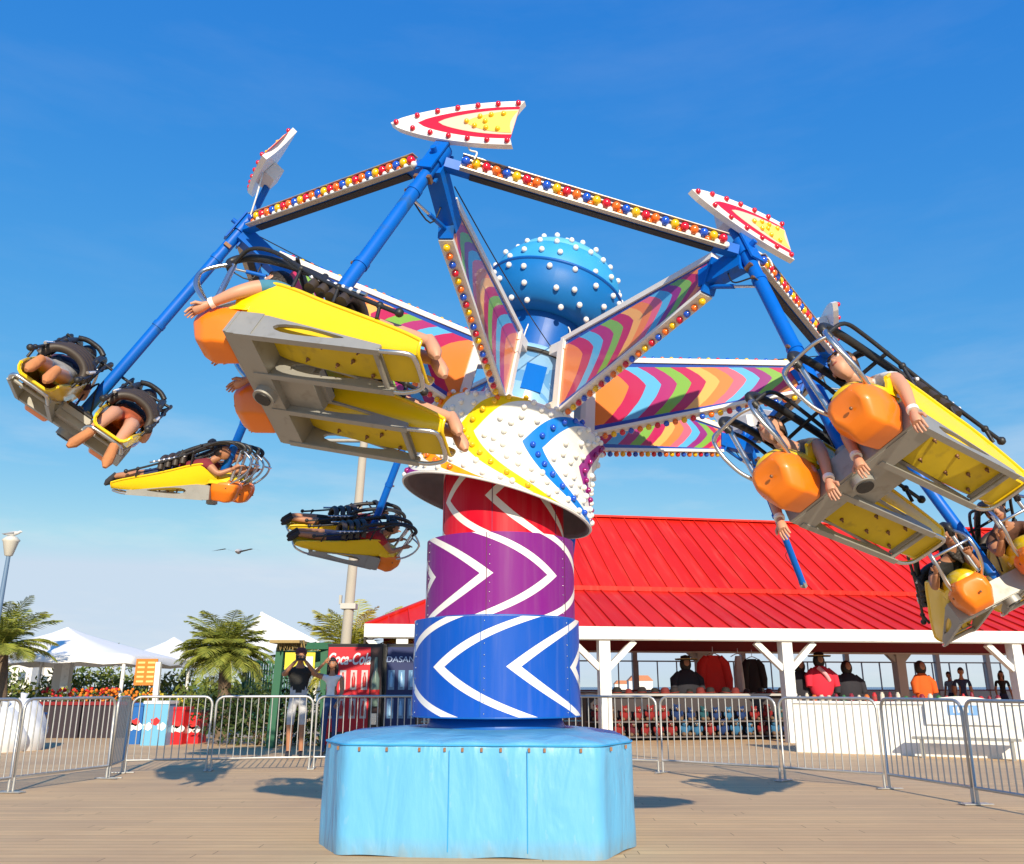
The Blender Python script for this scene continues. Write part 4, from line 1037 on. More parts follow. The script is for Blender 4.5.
quad(Ab1, Ab0, Bb0, Bb1, RED.m); quad(Bb1 + up_, Bb0 + up_, C0, C1, RED.m)
mb.beam(B0 + Vector((0, -.03, .05)), B1 + Vector((0, -.03, .05)), .07, .12, RED.m)
mb.beam(C0 + Vector((0, 0, .02)), C1 + Vector((0, 0, .02)), .28, .06, RED.m)
for a, b in ((A0, B0), (B0 + up_, C0)): mb.beam(a + Vector((0, 0, .02)), b + Vector((0, 0, .02)), .12, .05, RED.m)
roof = obj('roof', mb, pav)
mb = MB(); nseam = int(LX / .46)
for i in range(1, nseam):
    x = i * .46
    # lower tier
    y1 = D1 if x > hx1 else D1 * x / hx1; zz1 = ze + (z1 - ze) * y1 / D1
    mb.beam((x, -.01, ze + .018), (x, y1, zz1 + .018), .028, .045, RED.m)
    if x > hx1:
        t = 1 if x > hx2 else (x - hx1) / (hx2 - hx1); y2 = D1 + (D2 - D1) * t; zz2 = z1 + .1 + (z2 - z1 - .1) * t
        mb.beam((x, D1, z1 + .12), (x, y2, zz2 + .018), .028, .045, RED.m)
obj('seams', mb, roof)
mb = MB(); mb.box((LX / 2, -.03, ze - .12), (LX + .1, .05, .27), WHITE); mb.box((-.03, DB / 2, ze - .12), (.05, DB, .27), WHITE); mb.box((LX / 2, .06, ze - .26), (LX, .16, .03), SHADEW)
obj('fascia', mb, pav)
for i in range(24):
    x = .6 + i * 1.12
    if x < hx2 + .3: continue
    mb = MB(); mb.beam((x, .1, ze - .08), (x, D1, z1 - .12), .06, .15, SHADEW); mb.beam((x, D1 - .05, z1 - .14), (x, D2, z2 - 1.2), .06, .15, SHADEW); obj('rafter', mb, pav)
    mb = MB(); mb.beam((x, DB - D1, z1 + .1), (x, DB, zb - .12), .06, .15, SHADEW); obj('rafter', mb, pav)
def local_x(px, py=640, yl=.15):
    d = ray(px, py); Mi = BM.inverted(); o = Mi @ Vector((0, 0, HC)); q = Mi.to_3x3() @ d; t = (yl - o.y) / q.y; return (o + q * t).x
def ppost(x, y, wd, top, m_=WHITE, brace=.62):
    mb = MB(); mb.box((x, y, top / 2), (wd, wd, top), m_)
    for sx in (-1, 1):
        if brace: mb.beam((x + sx * wd * .4, y, top - brace), (x + sx * (brace + wd * .4), y, top - .03), wd * .5, wd * .55, m_, Vector((0, 1, 0)))
    return obj('post', mb, pav)
PXS = [402, 603, 784, 1012, 1240]
for px in PXS: ppost(local_x(px), .15, .25, ze - .26)
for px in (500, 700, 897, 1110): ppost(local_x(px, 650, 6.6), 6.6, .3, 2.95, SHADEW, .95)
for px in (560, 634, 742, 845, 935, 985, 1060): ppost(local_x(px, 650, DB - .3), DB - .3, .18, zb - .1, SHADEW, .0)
mb = MB(); mb.box((LX / 2, 6.3, 2.42), (LX - 1, .12, .46), DRED); mb.box((LX / 2, 6.22, 2.2), (LX - 1, .06, .05), SHADEW); obj('valance', mb, pav)
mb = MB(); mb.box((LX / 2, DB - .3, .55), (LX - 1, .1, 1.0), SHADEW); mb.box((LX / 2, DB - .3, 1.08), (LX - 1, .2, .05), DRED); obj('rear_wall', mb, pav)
GL_ = mat('window_frame_grey', (.35, .36, .38), .5)
mb = MB()
for i in range(34): x = 1 + i * .76; mb.box((x, DB - .3, 1.6), (.035, .05, 1.05), GL_)
mb.box((LX / 2, DB - .3, 2.13), (LX - 1, .05, .05), GL_); obj('window_bars', mb, pav)

def bp(px, py, yl, z=None):
    """a place inside the pavilion: depth yl behind the eave, height z or from the pixel"""
    d = ray(px, py); Mi = BM.inverted(); o = Mi @ Vector((0, 0, HC)); q = Mi.to_3x3() @ d; t = (yl - o.y) / q.y; p = o + q * t
    if z is not None: p.z = z
    return BM @ p
# game counter
ORD = ['leftmost', 'second', 'third', 'fourth', 'fifth', 'sixth', 'seventh', 'eighth', 'ninth', 'tenth', 'eleventh', 'twelfth', 'thirteenth', 'fourteenth', 'fifteenth', 'sixteenth']
CNT = {}
def nth(key):
    CNT[key] = CNT.get(key, 0) + 1; n_ = CNT[key]
    return 'leftmost' if n_ == 1 else ORD[n_ - 1] + ' from the left'
ct = thing('game_counter', 'grey topped game counter with a dark front inside the pavilion', 'counter', M=BM)
xa, xb = local_x(585, 700, 1.6), local_x(797, 700, 1.6)
mb = MB(); mb.box(((xa + xb) / 2, 1.9, 1.02), (xb - xa, .7, .05), mat('counter_grey', (.4, .4, .4), .5, 0, .1, 4)); obj('counter_top', mb, ct)
mb = MB(); mb.box(((xa + xb) / 2, 1.95, .5), (xb - xa - .1, .5, .99), mat('counter_front', (.04, .03, .035), .7)); obj('cabinet', mb, ct)
# prize boxes on the floor shelf in front of the counter
pc = {'red': (.22, .012, .012), 'dark blue': (.008, .03, .12), 'light blue': (.03, .13, .26), 'brown': (.08, .035, .015), 'teal': (.01, .07, .09), 'maroon': (.09, .006, .014)}
rng = random.Random(5); x = xa + .1; i = 0; cnm = {}
def toy(mb, m_, m2, s):
    """sitting plush toy"""
    mb.ball((0, 0, .13 * s), .12 * s, m_, 10, 8, sc=(1, .85, 1.1)); mb.ball((0, -.03 * s, .30 * s), .09 * s, m_, 10, 8)
    for q in (-1, 1):
        mb.ball((q * .065 * s, -.02 * s, .375 * s), .035 * s, m_, 8, 6); mb.ball((q * .09 * s, -.1 * s, .05 * s), .05 * s, m2, 8, 6, sc=(1, 1.5, 1)); mb.ball((q * .12 * s, -.05 * s, .18 * s), .038 * s, m_, 8, 6, sc=(1, 1, 1.8))
        mb.ball((q * .03 * s, -.11 * s, .31 * s), .012 * s, EYE, 6, 4)
    mb.ball((0, -.115 * s, .275 * s), .035 * s, m2, 8, 6)
shm = MB(); shm.box(((xa + xb) / 2, 1.5, .42), (xb - xa, .4, .03), mat('shelf_board', (.12, .1, .1), .7)); shm.box(((xa + xb) / 2, 1.5, .08), (xb - xa, .4, .03), MATS['shelf_board']); obj('shelf', shm, ct)
places_ = ['left end', 'near the left end', 'left half', 'left of the middle', 'middle', 'right of the middle', 'right half', 'near the right end', 'right end']
n = 15
for row, zz in ((0, .095), (1, .435)):
    for i in range(n):
        x = xa + .25 + (xb - xa - .5) * (i + .5 * (row == 0)) / n; cn = rng.choice(['red', 'maroon', 'brown', 'red'] if i < 6 else ['dark blue', 'light blue', 'teal', 'dark blue', 'red'])
        mb = MB(); toy(mb, mat('plush_' + cn.replace(' ', '_'), pc[cn], .95), mat('plush_cream', (.16, .1, .06), .95), rng.uniform(.75, .95))
        o = obj('plush_toy', mb); o.matrix_world = BM @ Matrix.Translation((x, 1.45, zz)) @ Matrix.Rotation(rng.uniform(-.5, .5), 4, 'Z')
        o['category'] = 'plush toy'; o['group'] = 'prize toys under the game counter'
        o['label'] = f"{cn} plush toy on the {'upper' if row else 'lower'} prize shelf, {nth((cn, row))}"
# small things on the counter
knd = [('dark', (.015, .012, .015)), ('black', (.01, .01, .01)), ('maroon', (.15, .02, .02))]
for i in range(16):
    px = 606 + i * 11.8 + rng.uniform(-2, 2); p = bp(px, 697, 1.75, 1.045)
    cn, cc = knd[i % 3]; mb = MB(); s_ = rng.uniform(.85, 1.3)
    mb.lathe([(.14 * s_, 0), (.145 * s_, .012), (.085 * s_, .022), (.08 * s_, .09 * s_), (.05 * s_, .12 * s_), (0, .125 * s_)], mat('hat_' + cn, cc, .8), None, 20)
    mb.tube([(.086 * s_ * math.cos(a), .086 * s_ * math.sin(a), .03) for a in [2 * PI * q / 16 for q in range(16)]], .006, mat('hat_ribbon', (.4, .05, .03), .6), 5, close=True)
    o = obj('toy_hat', mb); o.location = p; o.rotation_euler = (rng.uniform(-.1, .1), 0, rng.uniform(0, 3)); o['category'] = 'hat'; o['group'] = 'hats along the counter'
    o['label'] = f"{cn} brimmed hat on the grey game counter, {nth(cn + 'hat')} of its colour"
# hanging shirts
def hung_shirt(px, ztop, yl, col, name, label, wd=.62, ht=.95, sleeves=True):
    p = bp(px, 660, yl, 0); root = thing('hanging_shirt', label, 'shirt', (p.x, p.y, ztop - ht), math.atan2(bd.y, bd.x))
    mb = MB(); n = 24
    vs = []
    for j in range(9):
        t = j / 8; w_ = wd * (.30 + .12 * math.sin(t * PI * .5)) * (1 if t > .15 else .75 + 1.6 * t)
        for i in range(n):
            a = 2 * PI * i / n; k_ = 1 + .07 * math.sin(5 * a + 3 * t)
            vs.append((w_ * math.cos(a) * k_, .10 * (.5 + t) * math.sin(a) * k_, ht * (1 - t)))
    fs = [(j * n + (i + 1) % n, j * n + i, (j + 1) * n + i, (j + 1) * n + (i + 1) % n) for j in range(8) for i in range(n)]
    m_ = mat('fabric_' + name, col, .85, 0, .12, 8); mb.add(vs, fs, m_, True); mb.add(vs[:n], [tuple(range(n))], m_)
    obj('torso', mb, root)
    if sleeves:
        for sx in (-1, 1):
            mb = MB(); mb.tube([(sx * wd * .24, 0, ht - .05), (sx * wd * .42, 0, ht * .78), (sx * wd * .5, -.02, ht * .4), (sx * wd * .5, -.02, ht * .12)], [.09, .12, .12, .10], m_, 12); obj('sleeve', mb, root)
    mb = MB(); mb.tube(smooth_path([(-.2, 0, ht - .02), (0, 0, ht + .06), (.2, 0, ht - .02)], 4), .012, STEEL, 6); mb.tube([(0, 0, ht + .06), (0, 0, 2.2 - ztop + ht)], .008, STEEL, 6); obj('hanger', mb, root)
    return root
hung_shirt(713, 1.98, 2.6, (.62, .02, .015), 'scarlet', 'bright red long sleeved shirt hanging above the game counter', .75, .98)
hung_shirt(738, 2.0, 3.4, (.6, .6, .6), 'white', 'pale narrow shirt hanging to the right of the red shirt', .3, .9, False)
hung_shirt(752, 1.95, 4.2, (.02, .02, .03), 'black', 'dark shirt hanging left of the second white post', .55, .9)
def bust(px, zt, yl, lab, coat, coatn, trim=None, tricorn=True, wide=.34):
    """costume display: stand, torso, head, hat"""
    p = bp(px, 670, yl, 0); s_ = 1; root = thing('costume_display', lab, 'costume', (p.x, p.y, zt - 1.05), math.atan2(bd.y, bd.x))
    m_ = mat('fabric_' + coatn, coat, .9, 0, .2, 8)
    mb = MB(); mb.lathe(dens([(.06, 0), (.16, .02), (wide * .8, .12), (wide, .35), (wide * .95, .55), (wide * .6, .72), (.07, .80), (.06, .84)], 3), m_, Matrix.Scale(.6, 4, (0, 1, 0)), 28)
    obj('torso', mb, root)
    for sx in (-1, 1):
        mb = MB(); mb.tube([(sx * wide * .55, 0, .68), (sx * wide * 1.0, -.03, .52), (sx * wide * 1.1, -.08, .28)], [.08, .11, .08], m_, 10); obj('sleeve', mb, root)
    mb = MB(); mb.ball((0, -.02, .93), .11, SKINS['b'], 14, 10, sc=(.85, .9, 1.1)); mb.ball((0, -.12, .92), .02, SKINS['b'], 6, 5); obj('head', mb, root)
    mb = MB(); mb.ball((0, .02, .90), .15, HAIRS['dark'], 14, 10, sc=(1, .8, 1.25)); obj('wig', mb, root)
    if tricorn:
        mb = MB(); hm_ = mat('hat_black', (.01, .01, .01), .8)
        mb.lathe([(.13, 1.0), (.12, 1.1), (.0, 1.13)], hm_, None, 20)
        ol_ = [(.27 * math.cos(a) * (1 - .18 * math.cos(3 * a + PI)), .2 * math.sin(a)) for a in [2 * PI * q / 24 for q in range(24)]]; mb.prism(ol_, .02, hm_, Matrix.Translation((0, 0, 1.0)))
        mb.tube([(x_, y_ , 1.03) for x_, y_ in ol_], .013, mat('hat_gold_trim', (.45, .32, .1), .5), 6, close=True); obj('hat', mb, root)
    if trim:
        mb = MB(); mb.tube(smooth_path([(-.14, -.16, .74), (0, -.24, .58), (.12, -.19, .42)], 4), [.05] * 9, mat('fabric_' + trim[0], trim[1], .8), 8); obj('sash', mb, root)
bust(820, 1.98, 1.7, 'pirate costume with tricorn hat and red coat just right of the second white post', (.6, .02, .05), 'crimson', ('pale_pink', (.7, .35, .4)))
bust(800, 1.85, 2.0, 'black costume with wide sleeves behind the red pirate costume', (.01, .01, .012), 'black', None, False)
bust(847, 1.82, 2.1, 'black fluffy costume to the right of the red pirate costume', (.012, .01, .012), 'black', None, False)
bust(921, 1.82, 1.7, 'orange costume under a large dark wig by the far white post', (.6, .1, .01), 'orange', None, False, .24)
bust(686, 1.9, 2.3, 'black costume with wide brimmed hat left of the red shirt', (.01, .01, .012), 'black', None, True)
# people inside
def stand(x0=0, lean=0, arms='down'):
    j = dict(pelvis=(0, 0, .93), waist=(0, 0, 1.08), chest=(0, .0, 1.30), neck=(0, .0, 1.47), head=(0, .02, 1.56), hpl=(-.09, 0, .88), knl=(-.10, .02, .49), anl=(-.10, 0, .09), tol=(-.11, .13, .035), hpr=(.09, 0, .88), knr=(.10, .02, .49), anr=(.10, 0, .09), tor=(.11, .13, .035),
             shl=(-.17, 0, 1.38), shr=(.17, 0, 1.38), ell=(-.22, .0, 1.10), elr=(.22, 0, 1.10), wrl=(-.22, .09, .87), wrr=(.22, .09, .87))
    if arms == 'camera': j.update(ell=(-.27, .17, 1.30), elr=(.27, .17, 1.30), wrl=(-.07, .25, 1.53), wrr=(.07, .25, 1.53))
    if arms == 'brow': j.update(elr=(.33, .08, 1.42), wrr=(.10, .2, 1.62), ell=(-.2, .02, 1.12), wrl=(-.16, .16, .95))
    return j
for px, yl, lab, cn, cc, lg, s_, rz in ((963, 3.2, 'person with dark hair standing inside the pavilion near the right white post', 'navy', (.02, .03, .09), False, .98, 2.9), (951, 9.5, 'person in pale top far inside the pavilion, seen against the sea', 'sky', (.25, .35, .5), False, 1, 2.),
                                   (1003, 6.5, 'person seen as a dark head right of the far white post', 'black', (.02, .02, .02), True, .9, 3)):
    p = bp(px, 690, yl, 0); person(lab, stand(), Matrix.Translation(p) @ Matrix.Rotation(rz, 4, 'Z'), 'b', cloth(cn, cc), cloth('navy', (.02, .03, .09)), cloth('shoe', (.03, .03, .035)), 'dark', lg, s=s_, sub=1)
# goods on top of the white wall come below
WP = [ground(797, 752), ground(1024, 759.5), ground(1290, 768)]
WM = mat('white_wall_paint', (.84, .83, .79), .6, 0, .04, 2, dirt=(.68, .66, .6))
wl = thing('low_wall', 'low white painted wall running along the right of the pavilion', 'wall', WP[0])
mb = MB(); HT = .90
for a, b in ((WP[0], WP[1]), (WP[1], WP[2])): 
    d_ = (b - a).normalized(); n_ = Vector((-d_.y, d_.x, 0)); mb.beam(a + n_ * .08 + Vector((0, 0, HT / 2)), b + n_ * .08 + Vector((0, 0, HT / 2)), .16, HT, WM)
obj('wall', mb, wl, world=True)
mb = MB()
for a, b in ((WP[0], WP[1]), (WP[1], WP[2])):
    d_ = (b - a).normalized(); n_ = Vector((-d_.y, d_.x, 0)); mb.beam(a + n_ * .08 - d_ * .03 + Vector((0, 0, HT + .02)), b + n_ * .08 + Vector((0, 0, HT + .02)), .24, .045, WHITE)
obj('coping', mb, wl, world=True)
d_ = (WP[1] - WP[0]).normalized(); n_ = Vector((-d_.y, d_.x, 0))
# sign board on the wall
sp_ = near_ray(962, 712, WP[0].lerp(WP[1], .72)); tpar = (sp_ - WP[0]).dot(d_)
so_ = WP[0] + d_ * tpar - n_ * .03
sgn = thing('sign_board', 'arched white board with a blue and white panel fixed on the low wall', 'sign', M=frame(so_ + Vector((0, 0, .55)), d_, n_, Vector((0, 0, 1))))
mb = MB(); ol_ = [(-.62, 0), (.62, 0), (.62, .32)] + [(.62 * math.cos(a), .32 + .17 * math.sin(a)) for a in [PI * q / 12 for q in range(1, 12)]] + [(-.62, .32)]
mb.prism(ol_, .02, WHITE, Matrix.Rotation(PI / 2, 4, 'X')); obj('board', mb, sgn)
mb = MB(); mb.box((.02, -.024, .25), (.50, .006, .17), mat('pale_blue_print', (.2, .4, .75), .5)); 
for q in range(5): mb.box((-.12 + q * .07, -.029, .25 + .01 * (q % 2)), (.035, .004, .10), WHITE)
obj('printed_panel', mb, sgn)
# jars and boxes along the wall top
cl_ = [('red', (.5, .02, .02)), ('cream', (.6, .52, .4)), ('dark red', (.22, .01, .02)), ('green', (.04, .15, .04)), ('orange', (.6, .15, .02))]
for i in range(26):
    t = .035 + i * .036; p = WP[0].lerp(WP[1], t) + n_ * .08 + Vector((0, 0, HT + .043)); cn, cc = cl_[rng.choice([0, 0, 1, 2, 2, 3, 4]) if i > 4 else rng.choice([0, 4, 1])]
    mb = MB(); h_ = rng.uniform(.09, .17); r_ = rng.uniform(.03, .05)
    mb.lathe([(0, 0), (r_, 0), (r_, h_ * .75), (r_ * .6, h_ * .88), (r_ * .6, h_), (0, h_)], mat('bottle_' + cn.replace(' ', '_'), cc, .4), None, 14)
    mb.lathe([(r_ * 1.02, h_ * .2), (r_ * 1.02, h_ * .55)], mat('bottle_paper', (.6, .55, .48), .7) if i % 2 else mat('bottle_print', (.3, .05, .04), .7), None, 14)
    o = obj('squeeze_bottle', mb); o.location = p; o['category'] = 'bottle'; o['group'] = 'bottles on the low wall'; o['label'] = f"small {cn} bottle on the white wall top, {nth(cn + 'bottle')} of its colour"
# bench along the wall, and a life ring hook
bp0 = WP[0] + d_ * (tpar - .3) - n_ * .35
bench = thing('bench', 'low grey bench standing against the white wall below the sign board', 'bench', M=frame(bp0, d_, n_, Vector((0, 0, 1))))
mb = MB(); mb.box((.3, 0, .33), (1.7, .26, .04), GREY); obj('seat', mb, bench)
for x in (-.4, 1.0): mb = MB(); mb.box((x, 0, .155), (.06, .22, .31), GREY); obj('leg', mb, bench)

# ================================================================== VENDING MACHINES
def text(body, size, m_, M, parent, name, shear=0, bold=0, ext=.004, sx=1.):
    cu = bpy.data.curves.new(name, 'FONT'); cu.body = body; cu.size = size; cu.extrude = ext; cu.shear = shear; cu.offset = bold; cu.align_x = 'CENTER'
    o = bpy.data.objects.new(name, cu); COL.objects.link(o); dg = bpy.context.evaluated_depsgraph_get(); me = bpy.data.meshes.new_from_object(o.evaluated_get(dg)); bpy.data.objects.remove(o)
    me.materials.clear(); me.materials.append(m_); o = bpy.data.objects.new(name, me); COL.objects.link(o); o.parent = parent; o.matrix_basis = M @ Matrix.Diagonal((sx, 1, 1, 1)); return o
VY = 17.0
def machine(px0, px1, body, label, title, kind):
    a = at(px0, 700, VY); b = at(px1, 700, VY); wv = b.x - a.x; H_ = 1.98
    root = thing('vending_machine', label, 'vending machine', (a.x, VY, 0))
    mb = MB(); mb.box((wv / 2, .4, H_ / 2 + .05), (wv, .8, H_ - .1), mat('machine_dark', (.015, .015, .02), .4)); mb.box((wv / 2, .4, H_ + .01), (wv + .02, .82, .03), mat('machine_dark', (0, 0, 0))); obj('body', mb, root)
    for x in (.08, wv - .08): mb = MB(); mb.box((x, .1, .05), (.08, .08, .1), BLK); obj('foot', mb, root)
    fwid = wv * (.78 if kind == 'red' else .96)
    mb = MB(); mb.box((fwid / 2 + .01, -.012, 1.05), (fwid - .02, .024, 1.78), mat('machine_' + kind, body, .55, 0, .05, 3)); fp = obj('front_panel', mb, root)
    RT = Matrix.Rotation(PI / 2, 4, 'X')
    nb = 4 if kind == 'red' else 3
    for r_ in range(2):
        for c_ in range(nb):
            x = fwid * (c_ + .5) / nb + .01; z = 1.33 - r_ * .52
            mb = MB(); mb.box((x, -.028, z), (.12, .012, .36), mat('button_panel_' + kind, (.55, .5, .5) if kind == 'red' else (.12, .25, .42), .3)); obj('picture_panel', mb, fp)
            mb = MB(); mb.tube([(x, -.038, z - .13), (x, -.038, z + .03), (x, -.038, z + .08), (x, -.038, z + .14)], [.034, .036, .018, .015], mat('drink_' + kind, (.5, .02, .02) if kind == 'red' else (.3, .5, .7), .3), 8); obj('bottle_picture', mb, fp)
    mb = MB(); mb.box((fwid / 2, -.03, .3), (fwid * .7, .02, .18), MATS['machine_dark']); obj('delivery_flap', mb, fp)
    if kind == 'red':
        mb = MB(); mb.box((fwid + (wv - fwid) / 2, -.015, 1.05), (wv - fwid - .03, .03, 1.78), mat('machine_strip', (.03, .01, .012), .3)); st = obj('coin_panel', mb, root)
        x = fwid + (wv - fwid) / 2; mb = MB(); mb.tube([(x, -.05, .85), (x, -.05, 1.35), (x, -.05, 1.5), (x, -.05, 1.75)], [.075, .085, .04, .03], mat('drink_glass', (.12, .17, .14), .15), 12); mb.tube([(x, -.05, 1.0), (x, -.05, 1.15)], .09, mat('drink_red', (0, 0, 0)), 12); obj('bottle_picture', mb, st)
        mb = MB(); mb.box((x, -.035, .62), (.1, .02, .2), STEEL); obj('coin_slot', mb, st)
        text(title, .30, WHITE, Matrix.Translation((fwid / 2 + .0, -.03, 1.62)) @ RT, fp, 'lettering', .35, .006, .004, .64)
    else: text(title, .155, mat('pale_lettering', (.4, .5, .7), .4), Matrix.Translation((fwid / 2, -.03, 1.66)) @ RT, fp, 'lettering', .1, .0, .004, 1.1)
    return root
machine(325, 381, (.62, .008, .02), 'red soft drink vending machine with white script lettering behind the woman', 'Coca-Cola', 'red')
machine(385, 417, (.008, .02, .10), 'dark blue water vending machine beside the red one', 'DASANI', 'blue')
# ================================================================== THE TWO WATCHERS
def face_cam(p, off=0): return Matrix.Translation(p) @ Matrix.Rotation(math.atan2(p.x, -p.y) * -1 + PI + off if False else math.atan2(-p.x, -p.y) * -1 + off, 4, 'Z')
def towards(p, off=0):
    d = Vector((-p.x, -p.y)); return Matrix.Translation(p) @ Matrix.Rotation(math.atan2(d.y, d.x) - PI / 2 + off, 4, 'Z')
p = at(298, 700, 16.0); p.z = 0
jm = stand(arms='camera')
rt, _ = person('man in black shirt, grey shorts and cap holding a phone to his face', jm, towards(p) @ Matrix.Scale(1.08, 4), 'b', cloth('black', (.02, .02, .02)), cloth('lightgrey', (.5, .5, .52)), cloth('shoe', (.03, .03, .035)), 'dark', False, s=1.05, sub=2, sleeve=.55, shortlen=.95, hat=cloth('cap', (.12, .03, .03)))
ph = MB(); ph.box((0, .29, 1.57), (.15, .015, .08), BLK); o = obj('phone', ph); o.matrix_world = towards(p) @ Matrix.Scale(1.08, 4); o['label'] = 'black phone held up by the man in the black shirt'; o['category'] = 'phone'
p = at(331, 700, 16.0); p.z = 0
rt, _ = person('woman in white tank top and jeans shading her eyes with one hand', stand(arms='brow'), towards(p, -.25) @ Matrix.Scale(1.0, 4), 'b', cloth('tank_white', (.88, .87, .88)), cloth('jeans', (.03, .07, .2)), cloth('shoe', (.03, .03, .035)), 'dark', True, s=.93, sub=2, sleeve=.0, shortlen=1.95)

# ================================================================== LIGHT POLE, LAMP, BIRDS
a = at(339, 700, 19.5); a.z = 0; b = at(366, 420, 19.5)
mb = MB(); mb.tube([a, a.lerp(b, .5), b], [.13, .11, .09], mat('concrete_pole', (.42, .38, .32), .8, 0, .1, 3), 16); root = thing('light_pole', 'tall slightly leaning tan pole rising behind the vending machines', 'pole', a); obj('shaft', mb, root, world=True)
c_ = a.lerp(b, .40); mb = MB(); mb.box(c_, (.34, .3, .12), mat('pole_box', (.5, .48, .44), .6)); mb.box(c_ + Vector((-.2, 0, .15)), (.06, .08, .2), GREY); obj('junction_box', mb, root, world=True)
mb = MB(); q = a.lerp(b, .93); mb.tube([q - Vector((.9, 0, 0)), q + Vector((.9, 0, 0))], .05, GREY, 8); 
obj('cross_arm', mb, root, world=True)
a = at(-6, 640, 20); a.z = 0; hd = at(10, 547, 20)
root = thing('street_lamp', 'slim blue-grey street lamp with a pale tapered lantern at the left edge', 'street lamp', a)
mb = MB(); mb.tube([a, a.lerp(hd, .6), hd - Vector((0, 0, .2))], [.08, .06, .045], mat('lamp_post_blue', (.12, .2, .32), .5), 12); obj('post', mb, root, world=True)
mb = MB(); mb.lathe([(.05, -.22), (.09, -.2), (.17, .12), (.20, .16), (.12, .24), (.03, .27), (0, .28)], mat('lantern_pale', (.6, .58, .52), .4), Matrix.Translation(hd), 16); obj('lantern', mb, root, world=True)
def gull(p, s, label, perched=False, rz=0):
    g = mat('gull_white', (.55, .55, .55), .7); dk = mat('gull_wing', (.25, .26, .28), .7); root = thing('gull', label, 'bird', p, rz)
    mb = MB(); mb.tube([(-.22 * s, 0, 0), (-.1 * s, 0, .01), (.05 * s, 0, .02), (.16 * s, 0, .04), (.21 * s, 0, .07), (.26 * s, 0, .06)], [.01 * s, .05 * s, .07 * s, .04 * s, .035 * s, .008 * s], g, 8); obj('body', mb, root)
    for sy in (-1, 1):
        mb = MB()
        if perched: mb.tube([(.08 * s, sy * .05 * s, .03 * s), (-.25 * s, sy * .03 * s, .01 * s)], [.035 * s, .01 * s], dk, 6)
        else: mb.add([(.08 * s, sy * .04 * s, .02 * s), (.12 * s, sy * .35 * s, .1 * s), (-.02 * s, sy * .7 * s, .02 * s), (-.04 * s, sy * .34 * s, .085 * s), (-.08 * s, sy * .04 * s, .01 * s)], [(0, 1, 2, 3, 4)], dk); mb.add([(.08 * s, sy * .04 * s, .0), (.12 * s, sy * .35 * s, .09 * s), (-.02 * s, sy * .7 * s, .01 * s), (-.04 * s, sy * .34 * s, .075 * s), (-.08 * s, sy * .04 * s, -.01 * s)], [(4, 3, 2, 1, 0)], dk)
        obj('wing', mb, root)
    return root
gull(hd + Vector((.0, 0, .30)), .9, 'gull perched on top of the street lamp lantern', True)
gull(at(238, 552, 22), 1.0, 'gull flying low in the pale sky above the middle palm', False, PI / 2)

# ================================================================== CANOPIES
TW = mat('tent_fabric', (.88, .86, .82), .7, 0, .04, 1.5)
def tent(apx, apy, el, er, ey, Y, label, legs=()):
    ap = at(apx, apy, Y); a = at(el, ey, Y - 1.2); b = at(er, ey, Y - 1.2); wd = (b.x - a.x) / 2; cxx = (a.x + b.x) / 2; zE = at(apx, ey, Y - wd).z
    root = thing('market_tent', label, 'tent', (cxx, Y, 0)); ax = ap.x - cxx
    mb = MB(); n = 4; k = 8; vs = []
    cor = [(-wd, -wd), (wd, -wd), (wd, wd), (-wd, wd)]
    per = []
    for i in range(4):
        p0, p1 = cor[i], cor[(i + 1) % 4]
        for j in range(k): t = j / k; per.append((p0[0] + (p1[0] - p0[0]) * t, p0[1] + (p1[1] - p0[1]) * t, .10 * 4 * t * (1 - t)))
    R_ = 7
    for q in range(R_ + 1):
        t = q / R_
        for x, y, s_ in per: vs.append((ax * (1 - t) + x * t, y * t, ap.z + (zE - ap.z) * (t ** .82) + s_ * t * t * .5))
    m_ = len(per); fs = [((q + 1) * m_ + i, (q + 1) * m_ + (i + 1) % m_, q * m_ + (i + 1) % m_, q * m_ + i) for q in range(R_) for i in range(m_)]
    # scalloped hanging edge
    b0 = len(vs)
    for i, (x, y, s_) in enumerate(per): vs.append((x, y, zE + s_ * .5 - .16 - .05 * (i % 2)))
    fs += [(b0 + i, b0 + (i + 1) % m_, R_ * m_ + (i + 1) % m_, R_ * m_ + i) for i in range(m_)]
    mb.add(vs, fs, TW, True); obj('canopy', mb, root)
    for x, y in cor[:]:
        mb = MB(); mb.tube([(x * .97, y * .97, 0), (x * .97, y * .97, zE)], .05, WHITE, 8); obj('leg', mb, root)
    return root
t1 = tent(68, 627, -28, 146, 657, 26, 'large white peaked canopy at far left')
t2 = tent(174, 637, 122, 236, 661, 33, 'second white peaked canopy behind the middle palm')
p = at(69, 660, 25); mb = MB(); mb.box((p.x, p.y, p.z / 2), (.22, .22, p.z), WHITE); mb.box((p.x - .32, p.y + .3, p.z / 2), (.42, .1, p.z - .05), mat('tent_side', (.6, .58, .55), .8)); obj('centre_mast', mb, t1, world=True)
p = at(155, 668, 31); mb = MB(); mb.box((p.x, p.y, p.z / 2), (.2, .2, p.z), WHITE); obj('centre_mast', mb, t2, world=True)
